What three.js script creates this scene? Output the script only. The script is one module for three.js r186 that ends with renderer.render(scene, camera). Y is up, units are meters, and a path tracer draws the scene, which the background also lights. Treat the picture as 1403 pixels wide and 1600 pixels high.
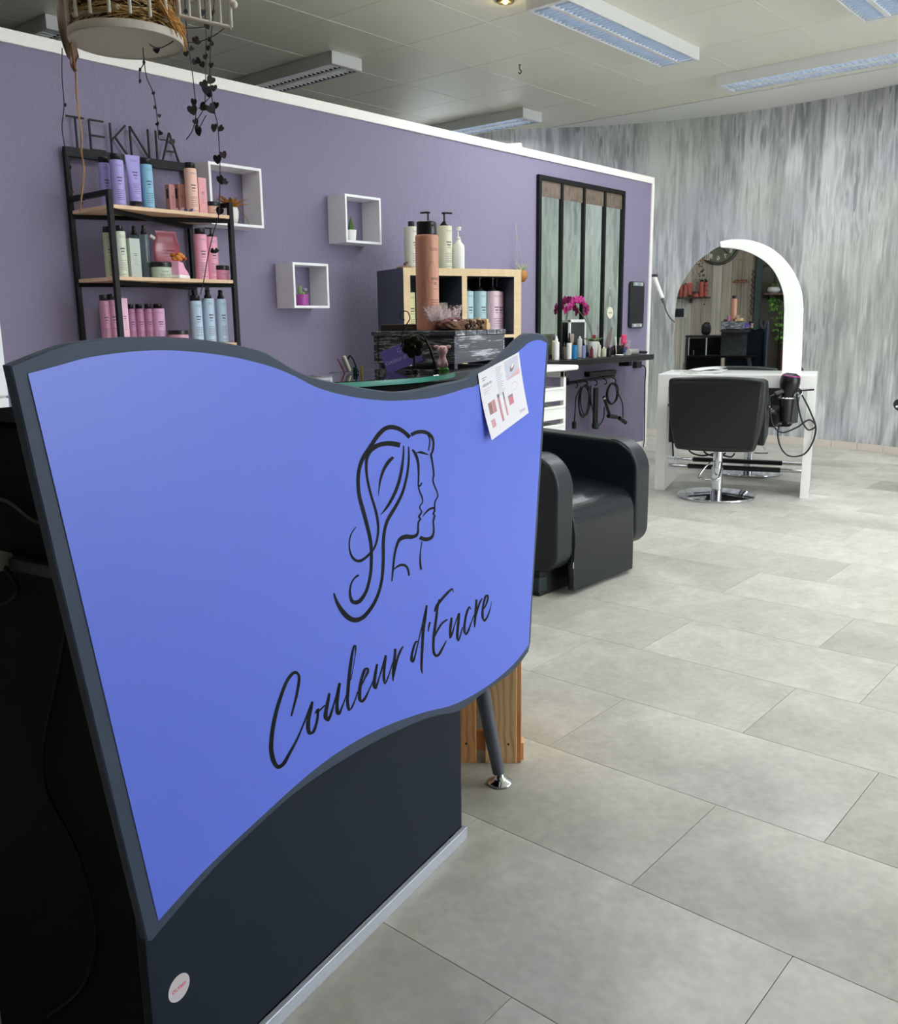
import * as THREE from 'three';
import { RoundedBoxGeometry } from 'three/addons/geometries/RoundedBoxGeometry.js';
import { mergeGeometries } from 'three/addons/utils/BufferGeometryUtils.js';
import { RectAreaLightUniformsLib } from 'three/addons/lights/RectAreaLightUniformsLib.js';
import { FontLoader } from 'three/addons/loaders/FontLoader.js';
import { TextGeometry } from 'three/addons/geometries/TextGeometry.js';

// ---------------------------------------------------------------- camera, sky, light, exposure
const scene = new THREE.Scene();
const camera = new THREE.PerspectiveCamera(59.03, 1403 / 1600, 0.05, 60);
camera.rotation.order = 'YXZ';
camera.rotation.set(-0.20656, 0.71116, -0.01173);
camera.position.set(0, 1.16, 0);
const renderer = new THREE.WebGLRenderer({ antialias: true });
renderer.toneMapping = THREE.LinearToneMapping;
renderer.toneMappingExposure = 1.22;
renderer.shadowMap.enabled = true;
RectAreaLightUniformsLib.init();
scene.background = new THREE.Color(0.86, 0.93, 1.0);      // overcast daylight outside the shop windows
scene.backgroundIntensity = 9.5;
const LAMP_POWER = 16, TUBE_GLOW = 2.4;
const LAMP_COLOR = new THREE.Color(0.95, 0.98, 1.0);

// ---------------------------------------------------------------- helpers
function rng(seed) { let s = seed >>> 0; return () => { s = (s + 0x6D2B79F5) >>> 0; let t = Math.imul(s ^ (s >>> 15), 1 | s); t ^= t + Math.imul(t ^ (t >>> 7), 61 | t); return ((t ^ (t >>> 14)) >>> 0) / 4294967296; }; }
const R = rng(11);
const V = (x, y, z) => new THREE.Vector3(x, y, z);
const lerp = (a, b, t) => a + (b - a) * t;
const clamp = (x, a = 0, b = 1) => Math.min(b, Math.max(a, x));
const smooth = (a, b, x) => { const t = clamp((x - a) / (b - a)); return t * t * (3 - 2 * t); };
const used = {};
function numbered(n) { const k = used[n] = (used[n] || 0) + 1; return k === 1 ? n : n + '_' + String(k - 1).padStart(3, '0'); }
function shade(o) { o.castShadow = true; o.receiveShadow = true; return o; }
function flat(g) { const h = g.index ? g.toNonIndexed() : g; for (const k of Object.keys(h.attributes)) if (!['position', 'normal', 'uv'].includes(k)) h.deleteAttribute(k); if (!h.attributes.uv) h.setAttribute('uv', new THREE.BufferAttribute(new Float32Array(h.attributes.position.count * 2), 2)); if (!h.attributes.normal) h.computeVertexNormals(); return h; }
function merged(gs) { return Array.isArray(gs) ? (gs.length === 1 ? gs[0] : mergeGeometries(gs.map(flat))) : gs; }
function thing(name, label, category, pos = [0, 0, 0], turn = 0, group) {
  const o = new THREE.Group(); o.name = numbered(name); o.position.set(...pos); o.rotation.y = turn;
  o.userData = { label, category }; if (group) o.userData.group = group; scene.add(o); return o;
}
function part(parent, name, gs, m, label) { const o = shade(new THREE.Mesh(merged(gs), m)); o.name = name; if (label) o.userData.label = label; parent.add(o); return o; }
function solo(name, label, category, gs, m, group) { const o = shade(new THREE.Mesh(merged(gs), m)); o.name = numbered(name); o.userData = { label, category }; if (group) o.userData.group = group; scene.add(o); return o; }
function struct(name, gs, m, parent) { const o = shade(new THREE.Mesh(merged(gs), m)); o.name = parent ? name : numbered(name); o.userData.kind = 'structure'; (parent || scene).add(o); return o; }
function dup(o, label, pos, turn) { const c = o.clone(); c.name = numbered(o.name.replace(/_\d{3}$/, '')); c.userData = { ...o.userData, label }; if (pos) c.position.set(...pos); if (turn !== undefined) c.rotation.y = turn; scene.add(c); return c; }

// uv in metres from the face each triangle looks out of
function metreUV(g0, along = 1) {
  const g = flat(g0), p = g.attributes.position, uv = g.attributes.uv, a = V(), b = V(), c = V(), n = V();
  for (let i = 0; i < p.count; i += 3) {
    a.fromBufferAttribute(p, i); b.fromBufferAttribute(p, i + 1); c.fromBufferAttribute(p, i + 2);
    n.copy(b).sub(a).cross(c.sub(a)); const x = Math.abs(n.x), y = Math.abs(n.y), z = Math.abs(n.z);
    for (let k = i; k < i + 3; k++) {
      const px = p.getX(k), py = p.getY(k), pz = p.getZ(k);
      let u, v; if (y >= x && y >= z) { u = px; v = pz; } else if (x >= z) { u = pz; v = py; } else { u = px; v = py; }
      uv.setXY(k, along ? u : v, along ? v : u);
    }
  }
  return g;
}
function bx(w, h, d, x = 0, y = 0, z = 0, r = 0.003, seg = 1) { const m = Math.min(w, h, d) / 2; const g = r > 0 ? new RoundedBoxGeometry(w, h, d, seg, Math.min(r, m * 0.98)) : new THREE.BoxGeometry(w, h, d); g.translate(x, y, z); return g; }
function box2(x0, y0, z0, x1, y1, z1, r = 0.003, seg = 1) { return bx(x1 - x0, y1 - y0, z1 - z0, (x0 + x1) / 2, (y0 + y1) / 2, (z0 + z1) / 2, r, seg); }
function cyl(r0, r1, h, x = 0, y = 0, z = 0, seg = 24) { const g = new THREE.CylinderGeometry(r1, r0, h, seg); g.translate(x, y + h / 2, z); return g; }
function lathe(pts, seg = 28) { return new THREE.LatheGeometry(pts.map(([r, y]) => new THREE.Vector2(Math.max(r, 0.00001), y)), seg); }
function tube(pts, r, seg, rad = 6, closed = false) { const c = new THREE.CatmullRomCurve3(pts.map((p) => V(...p)), closed); return new THREE.TubeGeometry(c, seg || pts.length * 5, r, rad, closed); }
function bar(a, b, r, rad = 10) { const A = V(...a), B = V(...b), d = B.clone().sub(A), g = new THREE.CylinderGeometry(r, r, d.length(), rad); g.applyQuaternion(new THREE.Quaternion().setFromUnitVectors(V(0, 1, 0), d.clone().normalize())); g.translate((A.x + B.x) / 2, (A.y + B.y) / 2, (A.z + B.z) / 2); return g; }
function beam(a, b, w, h) { const A = V(...a), B = V(...b), d = B.clone().sub(A), g = new THREE.BoxGeometry(w, h, d.length()); const m = new THREE.Matrix4().lookAt(A, B, V(0, 1, 0)); g.applyMatrix4(m); g.translate((A.x + B.x) / 2, (A.y + B.y) / 2, (A.z + B.z) / 2); return g; }
function prism(pts, depth, bevel = 0, seg = 2, curve = 6) {   // outline in xy, from z = 0 to z = depth
  const s = pts instanceof THREE.Shape ? pts : new THREE.Shape(pts.map(([x, y]) => new THREE.Vector2(x, y)));
  return new THREE.ExtrudeGeometry(s, { depth: depth - 2 * bevel, bevelEnabled: bevel > 0, bevelThickness: bevel, bevelSize: bevel, bevelOffset: -bevel, bevelSegments: seg, curveSegments: curve }).translate(0, 0, bevel);
}
function roundRect(w, h, r, x = 0, y = 0) { const s = new THREE.Shape(), a = x - w / 2, b = y - h / 2; s.moveTo(a + r, b); s.lineTo(a + w - r, b); s.absarc(a + w - r, b + r, r, -Math.PI / 2, 0); s.lineTo(a + w, b + h - r); s.absarc(a + w - r, b + h - r, r, 0, Math.PI / 2); s.lineTo(a + r, b + h); s.absarc(a + r, b + h - r, r, Math.PI / 2, Math.PI); s.lineTo(a, b + r); s.absarc(a + r, b + r, r, Math.PI, 1.5 * Math.PI); return s; }
function ball(r, x, y, z, sx = 1, sy = 1, sz = 1, seg = 12) { const g = new THREE.SphereGeometry(r, seg, Math.max(6, seg - 4)); g.scale(sx, sy, sz); g.translate(x, y, z); return g; }

// ---------------------------------------------------------------- noise and textures
const HASH = new Float32Array(65536); { const r = rng(5); for (let i = 0; i < 65536; i++) HASH[i] = r(); }
function vnoise(x, y, px, py) {            // value noise that repeats after px, py cells
  const xi = Math.floor(x), yi = Math.floor(y); let fx = x - xi, fy = y - yi; fx = fx * fx * (3 - 2 * fx); fy = fy * fy * (3 - 2 * fy);
  const x0 = ((xi % px) + px) % px, x1 = (x0 + 1) % px, y0 = ((yi % py) + py) % py, y1 = (y0 + 1) % py;
  const h = (a, b) => HASH[(a * 2971 + b * 7919 + a * b * 131) & 65535];
  return lerp(lerp(h(x0, y0), h(x1, y0), fx), lerp(h(x0, y1), h(x1, y1), fx), fy);
}
function fbm(u, v, cx, cy, oct, gain = 0.5) { let s = 0, a = 1, t = 0; for (let o = 0; o < oct; o++) { s += a * vnoise(u * cx + o * 17.3 * cx, v * cy + o * 9.1 * cy, cx, cy); t += a; a *= gain; cx *= 2; cy *= 2; } return s / t; }
function tex(w, h, fn, opt = {}) {         // fn(u, v) -> [r, g, b] in sRGB 0..255, or one grey number
  const d = new Uint8Array(w * h * 4);
  for (let j = 0; j < h; j++) for (let i = 0; i < w; i++) { const c = fn((i + 0.5) / w, (j + 0.5) / h), k = (j * w + i) * 4; if (typeof c === 'number') d[k] = d[k + 1] = d[k + 2] = clamp(c, 0, 255); else { d[k] = clamp(c[0], 0, 255); d[k + 1] = clamp(c[1], 0, 255); d[k + 2] = clamp(c[2], 0, 255); } d[k + 3] = 255; }
  const t = new THREE.DataTexture(d, w, h); t.wrapS = t.wrapT = THREE.RepeatWrapping; t.magFilter = THREE.LinearFilter; t.minFilter = THREE.LinearMipmapLinearFilter; t.generateMipmaps = true;
  if (!opt.data) t.colorSpace = THREE.SRGBColorSpace; if (opt.rx) t.repeat.set(opt.rx, opt.ry); t.needsUpdate = true; return t;
}
function rep(t, x, y) { const c = t.clone(); c.repeat.set(x, y); c.needsUpdate = true; return c; }
function canvasTex(w, h, draw) { const c = document.createElement('canvas'); c.width = w; c.height = h; const g = c.getContext('2d'); draw(g, w, h); const t = new THREE.CanvasTexture(c); t.colorSpace = THREE.SRGBColorSpace; return t; }
function mat(color, roughness = 0.5, o = {}) { const P = ['clearcoat', 'transmission', 'specularIntensity', 'sheen', 'ior', 'anisotropy'].some((k) => k in o); return new (P ? THREE.MeshPhysicalMaterial : THREE.MeshStandardMaterial)({ color, roughness, ...o }); }
const mix3 = (a, b, t) => [lerp(a[0], b[0], t), lerp(a[1], b[1], t), lerp(a[2], b[2], t)];

const fineBump = tex(256, 256, (u, v) => 255 * fbm(u, v, 24, 24, 3, 0.6), { data: true });
const plasterBump = tex(512, 512, (u, v) => 255 * (0.55 * fbm(u, v, 40, 34, 3, 0.55) + 0.45 * fbm(u + 0.3, v, 9, 7, 2)), { data: true });
const leatherBump = tex(256, 256, (u, v) => 255 * Math.pow(fbm(u, v, 30, 30, 2, 0.5), 0.7), { data: true });
// concrete-look vinyl: clouds and fine brushed grain, 2.4 m a side
const tileMap = tex(1024, 1024, (u, v) => { const a = fbm(u, v, 4, 5, 5, 0.55), b = fbm(u + 0.4, v + 0.2, 40, 26, 3, 0.6), c = fbm(u, v, 150, 150, 2, 0.6); const t = 0.5 + (a - 0.5) * 0.95 + (b - 0.5) * 0.35 + (c - 0.5) * 0.28; return mix3([160, 158, 150], [224, 222, 214], clamp(t)); });
const tileRough = tex(512, 512, (u, v) => 255 * (0.36 + 0.22 * fbm(u, v, 8, 9, 4)), { data: true });
// painted grey wall: tall dry-brush streaks in whites, greys and slate, 8 m x 3.1 m
const streakMap = tex(2048, 1536, (u, v) => {
  const x = u + (fbm(u, v, 30, 9, 2) - 0.5) * 0.0012;
  const n1 = fbm(x, v, 120, 5, 3, 0.6), n2 = fbm(x + 0.37, v + 0.2, 280, 10, 3, 0.62), n3 = fbm(x + 0.11, v + 0.4, 56, 3, 3, 0.55), n4 = fbm(u + 0.61, v + 0.7, 480, 40, 2, 0.6), patch = fbm(u + 0.2, v + 0.1, 13, 5, 3), big = fbm(u + 0.5, v, 6, 3, 2);
  const t = 0.55 + (n1 - 0.5) * 1.5 + (n2 - 0.5) * 1.3 + (n4 - 0.5) * 0.3 + (big - 0.5) * 0.5;
  let c = mix3([146, 148, 148], [216, 217, 216], clamp(t));
  const darkS = smooth(0.54, 0.66, n1 * 0.45 + n2 * 0.55) * smooth(0.44, 0.62, patch), paleS = smooth(0.54, 0.64, n3 * 0.55 + n2 * 0.45);
  c = mix3(c, [108, 111, 116], darkS * 0.7); c = mix3(c, [232, 233, 231], paleS * 0.6);
  c = mix3(c, [176, 186, 168], 0.35 * smooth(0.5, 0.66, fbm(u + 0.3, v + 0.3, 8, 4, 2))); return mix3(c, [178, 180, 204], 0.3 * smooth(0.52, 0.7, fbm(u + 0.7, v + 0.1, 9, 4, 2)));
});
const pineMap = tex(512, 512, (u, v) => { const d = (fbm(u, v, 2, 3, 2) - 0.5) * 1.6, ring = 0.5 + 0.5 * Math.sin((u * 9 + d * 2.2 + 0.6 * Math.sin(v * 6.28) * Math.cos(u * 6.28)) * 6.283), g = fbm(u, v, 120, 6, 2); return mix3(mix3([238, 198, 148], [206, 152, 98], Math.pow(ring, 2.4) * 0.8), [246, 214, 168], (g - 0.5) * 0.7 + 0.1); });
const oakMap = tex(256, 256, (u, v) => { const g = fbm(u, v, 4, 60, 3, 0.6); return mix3([240, 226, 200], [226, 206, 172], g); });
const greyBoardMap = tex(512, 512, (u, v) => { const g = fbm(u, v, 60, 4, 3, 0.6), h = fbm(u, v, 10, 3, 3); return mix3([168, 158, 148], [222, 214, 204], clamp(0.5 + (g - 0.5) * 1.5 + (h - 0.5) * 0.9)); });
// grey stain with worn white flecks along the grain
const washMap = tex(1024, 1024, (u, v) => { const g = fbm(u, v, 10, 70, 3, 0.6), f = fbm(u + 0.2, v, 16, 190, 3, 0.66), p = fbm(u, v + 0.4, 7, 22, 2), w = smooth(0.64, 0.7, f + (p - 0.5) * 0.42); return mix3(mix3([70, 72, 79], [100, 102, 110], g), [214, 215, 220], w * 0.85); });
// ---------------------------------------------------------------- the setting
const HC = 3.03, WX = -4.1;
const grout = mat(0x4e4d4a, 0.9);
const white = mat(0xf0efec, 0.45), whiteGloss = mat(0xf4f3f0, 0.28, { clearcoat: 0.3, clearcoatRoughness: 0.15 });
const black = mat(0x0b0b0c, 0.5), blackMetal = mat(0x0d0f11, 0.5, { specularIntensity: 0.5 }), blackPlastic = mat(0x101012, 0.38);
const chrome = mat(0xd8dbe0, 0.08, { metalness: 1 }), darkChrome = mat(0x8f9298, 0.22, { metalness: 1 });
{
  const floor = struct('floor', box2(-8, -0.12, -9.4, 3.7, -0.006, 1.6, 0), grout);
  const W = 0.41820, L = 0.74990, Z0 = -1.10969, off = { '-1': -0.8244, 0: -0.4859, 1: -0.8254, 2: -0.5696, 3: -0.9368, 4: -0.7447, 5: -1.0101 };
  const tones = [0xfbfaf8, 0xf3f2f0, 0xffffff, 0xeeedea, 0xf7f6f2].map((c) => mat(c, 1, { map: tileMap, roughnessMap: tileRough, bumpMap: fineBump, bumpScale: 0.0002 }));
  const rest = [], G = 0.0011; const r = rng(31);
  const variants = []; for (let k = 0; k < 9; k++) { const g = metreUV(bx(L - G, 0.006, W - G, 0, -0.003, 0, 0.0012)), uv = g.attributes.uv, ox = r(), oy = r(); for (let i = 0; i < uv.count; i++) uv.setXY(i, uv.getX(i) / 2.4 + ox, uv.getY(i) / 2.4 + oy); variants.push(g); }
  for (let k = -6; k < 20; k++) {
    const zc = Z0 - (k + 0.5) * W, o = k in off ? off[k] : -1.0101 + ((k * 0.377) % 1) * L;
    for (let i = -14; i < 10; i++) {
      const xc = o - (i + 0.5) * L; if (xc < -8.3 || xc > 4 || zc < -9.6 || zc > 1.5) continue;
      const m = tones[Math.floor(r() * tones.length)], v = variants[Math.floor(r() * variants.length)], flip = r() < 0.5 ? Math.PI : 0;
      if (zc < 0.3 && xc > -4.4 && xc < 1.2 && zc > -8.7) { const t = part(floor, 'tile', v, m); t.position.set(xc, 0, zc); t.rotation.y = flip; }
      else rest.push(v.clone().rotateY(flip).translate(xc, 0, zc));
    }
  }
  const s = part(floor, 'distant_tile', rest, tones[0]); s.userData.kind = 'stuff';
}
const ceilMat = mat(0xeeedda, 0.4, { metalness: 0.0 });
const stripMat = mat(0xe9e6da, 0.5);
{
  const ceiling = struct('ceiling', box2(-8, HC + 0.006, -9.4, 3.7, HC + 0.16, 1.6, 0), mat(0x3c3b38, 0.9));
  const PX = 0.711, PZ = 0.735, X0 = -4.6, ZC = -4.205, far = [];
  const g = bx(PX - 0.006, 0.01, PZ - 0.003, 0, HC + 0.005, 0, 0.0015);
  for (let i = -5; i < 12; i++) for (let k = -8; k < 5; k++) {
    const x = X0 + (i + 0.5) * PX, z = ZC - (k + 0.5) * PZ; if (x > 3.6 || z > 1.5 || x < -7.9) continue;
    if (z < -0.6 && x < -0.4) part(ceiling, 'panel', g, ceilMat).position.set(x, 0, z); else far.push(g.clone().translate(x, 0, z));
  }
  part(ceiling, 'distant_panel', far, ceilMat).userData.kind = 'stuff';
  for (let i = -5; i < 12; i++) { const x = X0 + i * PX; part(ceiling, 'joint_strip', bx(0.007, 0.006, 9.2, x, HC + 0.001, -3.3, 0.001), stripMat); }
}
struct('trim_1', box2(-8, HC - 0.004, -9.3, 3.7, HC + 0.03, -7.89, 0.002), mat(0xecebe6, 0.7));
// partition painted lilac with a white cap, ending short of the far wall
{
  const uvm = (g) => { const h = metreUV(g); return h; };
  const lilac = mat(0x847c94, 0.85, { bumpMap: rep(plasterBump, 1.6, 1.6), bumpScale: 0.0042 });
  const w = struct('wall_left', uvm(box2(WX - 0.1, 0, -7.55, WX, 2.335, 1.6, 0)), lilac);
  struct('trim_2', [box2(WX - 0.115, 2.335, -7.58, WX + 0.012, 2.39, 1.6, 0.003), box2(WX - 0.115, 0, -7.585, WX + 0.012, 2.339, -7.545, 0.003)], mat(0xf3efe9, 0.5));
  struct('baseboard_left', box2(WX, 0, -7.545, WX + 0.014, 0.06, 1.5, 0.002), white);
}
// far wall: a shallow curve painted with grey streaks, and its tiled skirting
{
  const c = new THREE.CatmullRomCurve3([[-8.2, -6.0], [-6.6, -7.05], [-5.6, -7.78], [-4.9, -8.2], [-4.3, -8.44], [-3.6, -8.56], [-2.95, -8.55], [-2.4, -8.46], [-2.0, -8.33], [-1.4, -8.02], [-0.7, -7.6], [0.4, -7.1], [1.8, -6.7], [3.7, -6.5]].map(([x, z]) => V(x, 0, z)));
  const N = 90, pts = c.getSpacedPoints(N), len = c.getLength();
  const P = [], U = [], I = [];
  for (let i = 0; i <= N; i++) { const t = c.getTangentAt(i / N), n = V(t.z, 0, -t.x); for (const [y, d] of [[0, 0], [HC + 0.02, 0], [HC + 0.02, 0.12], [0, 0.12]]) { P.push(pts[i].x + n.x * d, y, pts[i].z + n.z * d); U.push((i / N) * len / 8, y / 3.1); } }
  for (let i = 0; i < N; i++) for (let k = 0; k < 4; k++) { const a = i * 4 + k, b = i * 4 + (k + 1) % 4, d = a + 4, e = b + 4; I.push(a, d, b, b, d, e); }
  const g = new THREE.BufferGeometry(); g.setAttribute('position', new THREE.Float32BufferAttribute(P, 3)); g.setAttribute('uv', new THREE.Float32BufferAttribute(U, 2)); g.setIndex(I);
  const h = g.toNonIndexed(); h.computeVertexNormals();
  struct('wall_back', h, mat(0xffffff, 0.78, { map: streakMap, bumpMap: rep(streakMap, 1, 1), bumpScale: 0.002, side: THREE.DoubleSide }));
  const base = struct('baseboard_back', tube(pts.filter((_, i) => i % 3 === 0).map((p) => [p.x, 0.03, p.z + 0.006]), 0.006, 90, 4), grout);
  const tileW = 0.245, skirt = mat(0xd9cfc2, 0.4), tg = bx(tileW - 0.004, 0.066, 0.012, 0, 0.033, 0.006, 0.002);
  for (let d = 1.2; d < len - 0.4; d += tileW) { const u = d / len, p = c.getPointAt(u), t = c.getTangentAt(u); if (p.x < -5 || p.x > 1) continue; const o = part(base, 'tile', tg, skirt); o.position.set(p.x - t.z * 0.004, 0, p.z + t.x * 0.004 + 0.004); o.rotation.y = Math.atan2(-t.z, t.x); }
}
// side of the back room, behind the partition
struct('wall_side', box2(-8.15, 0, -9.4, -8, HC + 0.05, 1.6, 0), mat(0x77777a, 0.9));
// wall behind the camera, clad with upright weathered boards (the arched mirror shows it)
{
  const w = struct('wall_rear', box2(-8, 0, 1.53, 3.7, HC + 0.05, 1.68, 0), mat(0x5d574f, 0.9));
  const r = rng(77), ms = [0xffffff, 0xe2dcd6, 0xcfc6bd].map((c) => mat(c, 0.8, { map: rep(greyBoardMap, 2.2, 0.45) }));
  for (let x = -4.05; x < -0.62; x += 0.142) part(w, 'board', metreUV(box2(x, 0.0, 1.502 + r() * 0.008, Math.min(x + 0.139, -0.6), HC, 1.532, 0.002)), ms[Math.floor(r() * 3)]);
  struct('trim_3', box2(-0.6, 0, 1.46, -0.5, HC, 1.54, 0.004), mat(0x12302f, 0.5));
}
// shop front: sill, head, piers and two big panes that let the daylight in
{
  const pier = mat(0xd9d6d0, 0.6), glass = mat(0xffffff, 0.02, { transmission: 1, thickness: 0, ior: 1.5 });
  struct('wall_right', [box2(3.6, 0, -9.4, 3.75, 0.25, 1.6, 0), box2(3.6, 2.6, -9.4, 3.75, HC + 0.05, 1.6, 0), box2(3.6, 0.25, -3.2, 3.75, 2.6, 1.6, 0), box2(3.6, 0.25, -9.4, 3.75, 2.6, -6.45, 0), box2(3.6, 0.25, -4.9, 3.75, 2.6, -4.7, 0)], pier);
  for (const [z0, z1] of [[-6.45, -4.9], [-4.7, -3.2]]) {
    const f = struct('window_' + (z0 < -5 ? 1 : 2), [box2(3.63, 0.25, z0, 3.69, 0.31, z1, 0.004), box2(3.63, 2.54, z0, 3.69, 2.6, z1, 0.004), box2(3.63, 0.25, z0, 3.69, 2.6, z0 + 0.06, 0.004), box2(3.63, 0.25, z1 - 0.06, 3.69, 2.6, z1, 0.004), box2(3.64, 0.25, (z0 + z1) / 2 - 0.03, 3.68, 2.6, (z0 + z1) / 2 + 0.03, 0.004)], blackMetal);
    for (const [a, b] of [[z0 + 0.06, (z0 + z1) / 2 - 0.03], [(z0 + z1) / 2 + 0.03, z1 - 0.06]]) part(f, 'pane', new THREE.PlaneGeometry(b - a, 2.23).rotateY(-Math.PI / 2).translate(3.66, 1.425, (a + b) / 2), glass);
  }
}
// ---------------------------------------------------------------- ceiling lamps
{
  const body = mat(0xe8e7e4, 0.4), louver = mat(0xe9edf2, 0.3, { metalness: 0.6 }), tubeOn = mat(0xffffff, 0.4, { emissive: 0xdcebff, emissiveIntensity: TUBE_GLOW }), tubeOff = mat(0xd8dadb, 0.4);
  const unlitDarkRefl = mat(0x2c2f33, 0.3, { metalness: 0.5 }), finWhite = mat(0xf2f2f0, 0.35), finGrey = mat(0xaab4be, 0.4);  // unlit darkness painted into the reflectors, backlit shade into the lit fins
  const LEN = 1.68, WID = 0.29;
  function lamp(x, z, alongX, on, label, power = 1) {           // x, z: middle of the fitting
    const t = thing('ceiling_lamp', label, 'ceiling lamp', [x, HC, z], alongX ? Math.PI / 2 : 0, 'louvred fluorescent ceiling fittings');
    const h = 0.085, w = 0.012;
    part(t, 'housing', [bx(WID - 0.004, w, LEN - 0.03, 0, -w / 2 - 0.001, 0, 0.002), bx(w, h - 0.001, LEN - 0.04, -WID / 2 + w / 2, -h / 2, 0, 0.003), bx(w, h - 0.001, LEN - 0.04, WID / 2 - w / 2, -h / 2, 0, 0.003), bx(WID + 0.002, h, 0.04, 0, -h / 2, LEN / 2 - 0.018, 0.005), bx(WID + 0.002, h, 0.04, 0, -h / 2, -LEN / 2 + 0.018, 0.005), bx(0.03, 0.02, LEN - 0.08, 0, -h + 0.012, 0, 0.002)], body);
    for (const s of [-1, 1]) { part(t, 'tube', bar([s * 0.067, -0.05, -LEN / 2 + 0.06], [s * 0.067, -0.05, LEN / 2 - 0.06], 0.0125), on ? tubeOn : tubeOff); part(t, 'reflector', prism([[s * 0.016, -h + 0.006], [s * 0.03, -0.022], [s * 0.104, -0.022], [s * 0.128, -h + 0.006], [s * 0.125, -h + 0.006], [s * 0.102, -0.018], [s * 0.032, -0.018], [s * 0.014, -h + 0.006]].map(([a, b]) => [a, b]), LEN - 0.09).translate(0, 0, -LEN / 2 + 0.045), on ? louver : unlitDarkRefl); }
    const bl = []; for (let i = 0; i < 34; i++) { const zz = -LEN / 2 + 0.075 + i * (LEN - 0.15) / 33; for (const s of [-1, 1]) bl.push(prism([[0.018, 0], [0.127, 0], [0.108, 0.032], [0.075, 0.022], [0.036, 0.032]].map(([a, b]) => [a * s, b]), 0.006).translate(0, -h + 0.004, zz)); }
    part(t, 'louver', bl, on ? finGrey : finWhite);
    if (on) { const l = new THREE.RectAreaLight(LAMP_COLOR, LAMP_POWER * power, WID - 0.05, LEN - 0.1); l.position.set(0, -h - 0.004, 0); l.rotation.x = -Math.PI / 2; l.castShadow = true; t.add(l); }
    return t;
  }
  lamp(-3.275, -5.55, false, true, 'lit louvred ceiling lamp running towards the grey wall, above the arched mirror station');
  lamp(-5.9, -4.82, true, false, 'unlit grey louvred ceiling lamp with reflectors painted dark as unlit, just above the partition with the square boxes');
  lamp(-5.94, -7.14, true, true, 'lit ceiling lamp behind the end of the partition, closest to the white box');
  lamp(-2.52, -7.3, true, true, 'lit louvred ceiling lamp running along the top of the grey streaked wall');
  lamp(-1.86, -5.5, false, true, 'lit ceiling lamp cut off by the upper corner of the photo');
  lamp(-6.6, -3.12, true, false, 'unlit ceiling lamp partly hidden behind the hanging birdcage');
  lamp(-0.45, -5.5, false, true, 'lit ceiling lamp further inside the shop, beyond the frame');
  lamp(0.4, -3.75, false, true, 'unseen ceiling lamp added as fill light in the middle of the shop, beyond the frame');  // added lamp, brightens the desk panel towards its far end
  lamp(-2.1, -1.7, false, true, 'dimmer unseen ceiling lamp added as fill light above the desk, beyond the frame', 0.85);  // added weaker lamp, lifts the lilac wall behind the desk
  lamp(0.96, -5.5, false, true, 'lit ceiling lamp nearest the shop window, beyond the frame');
}
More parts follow.
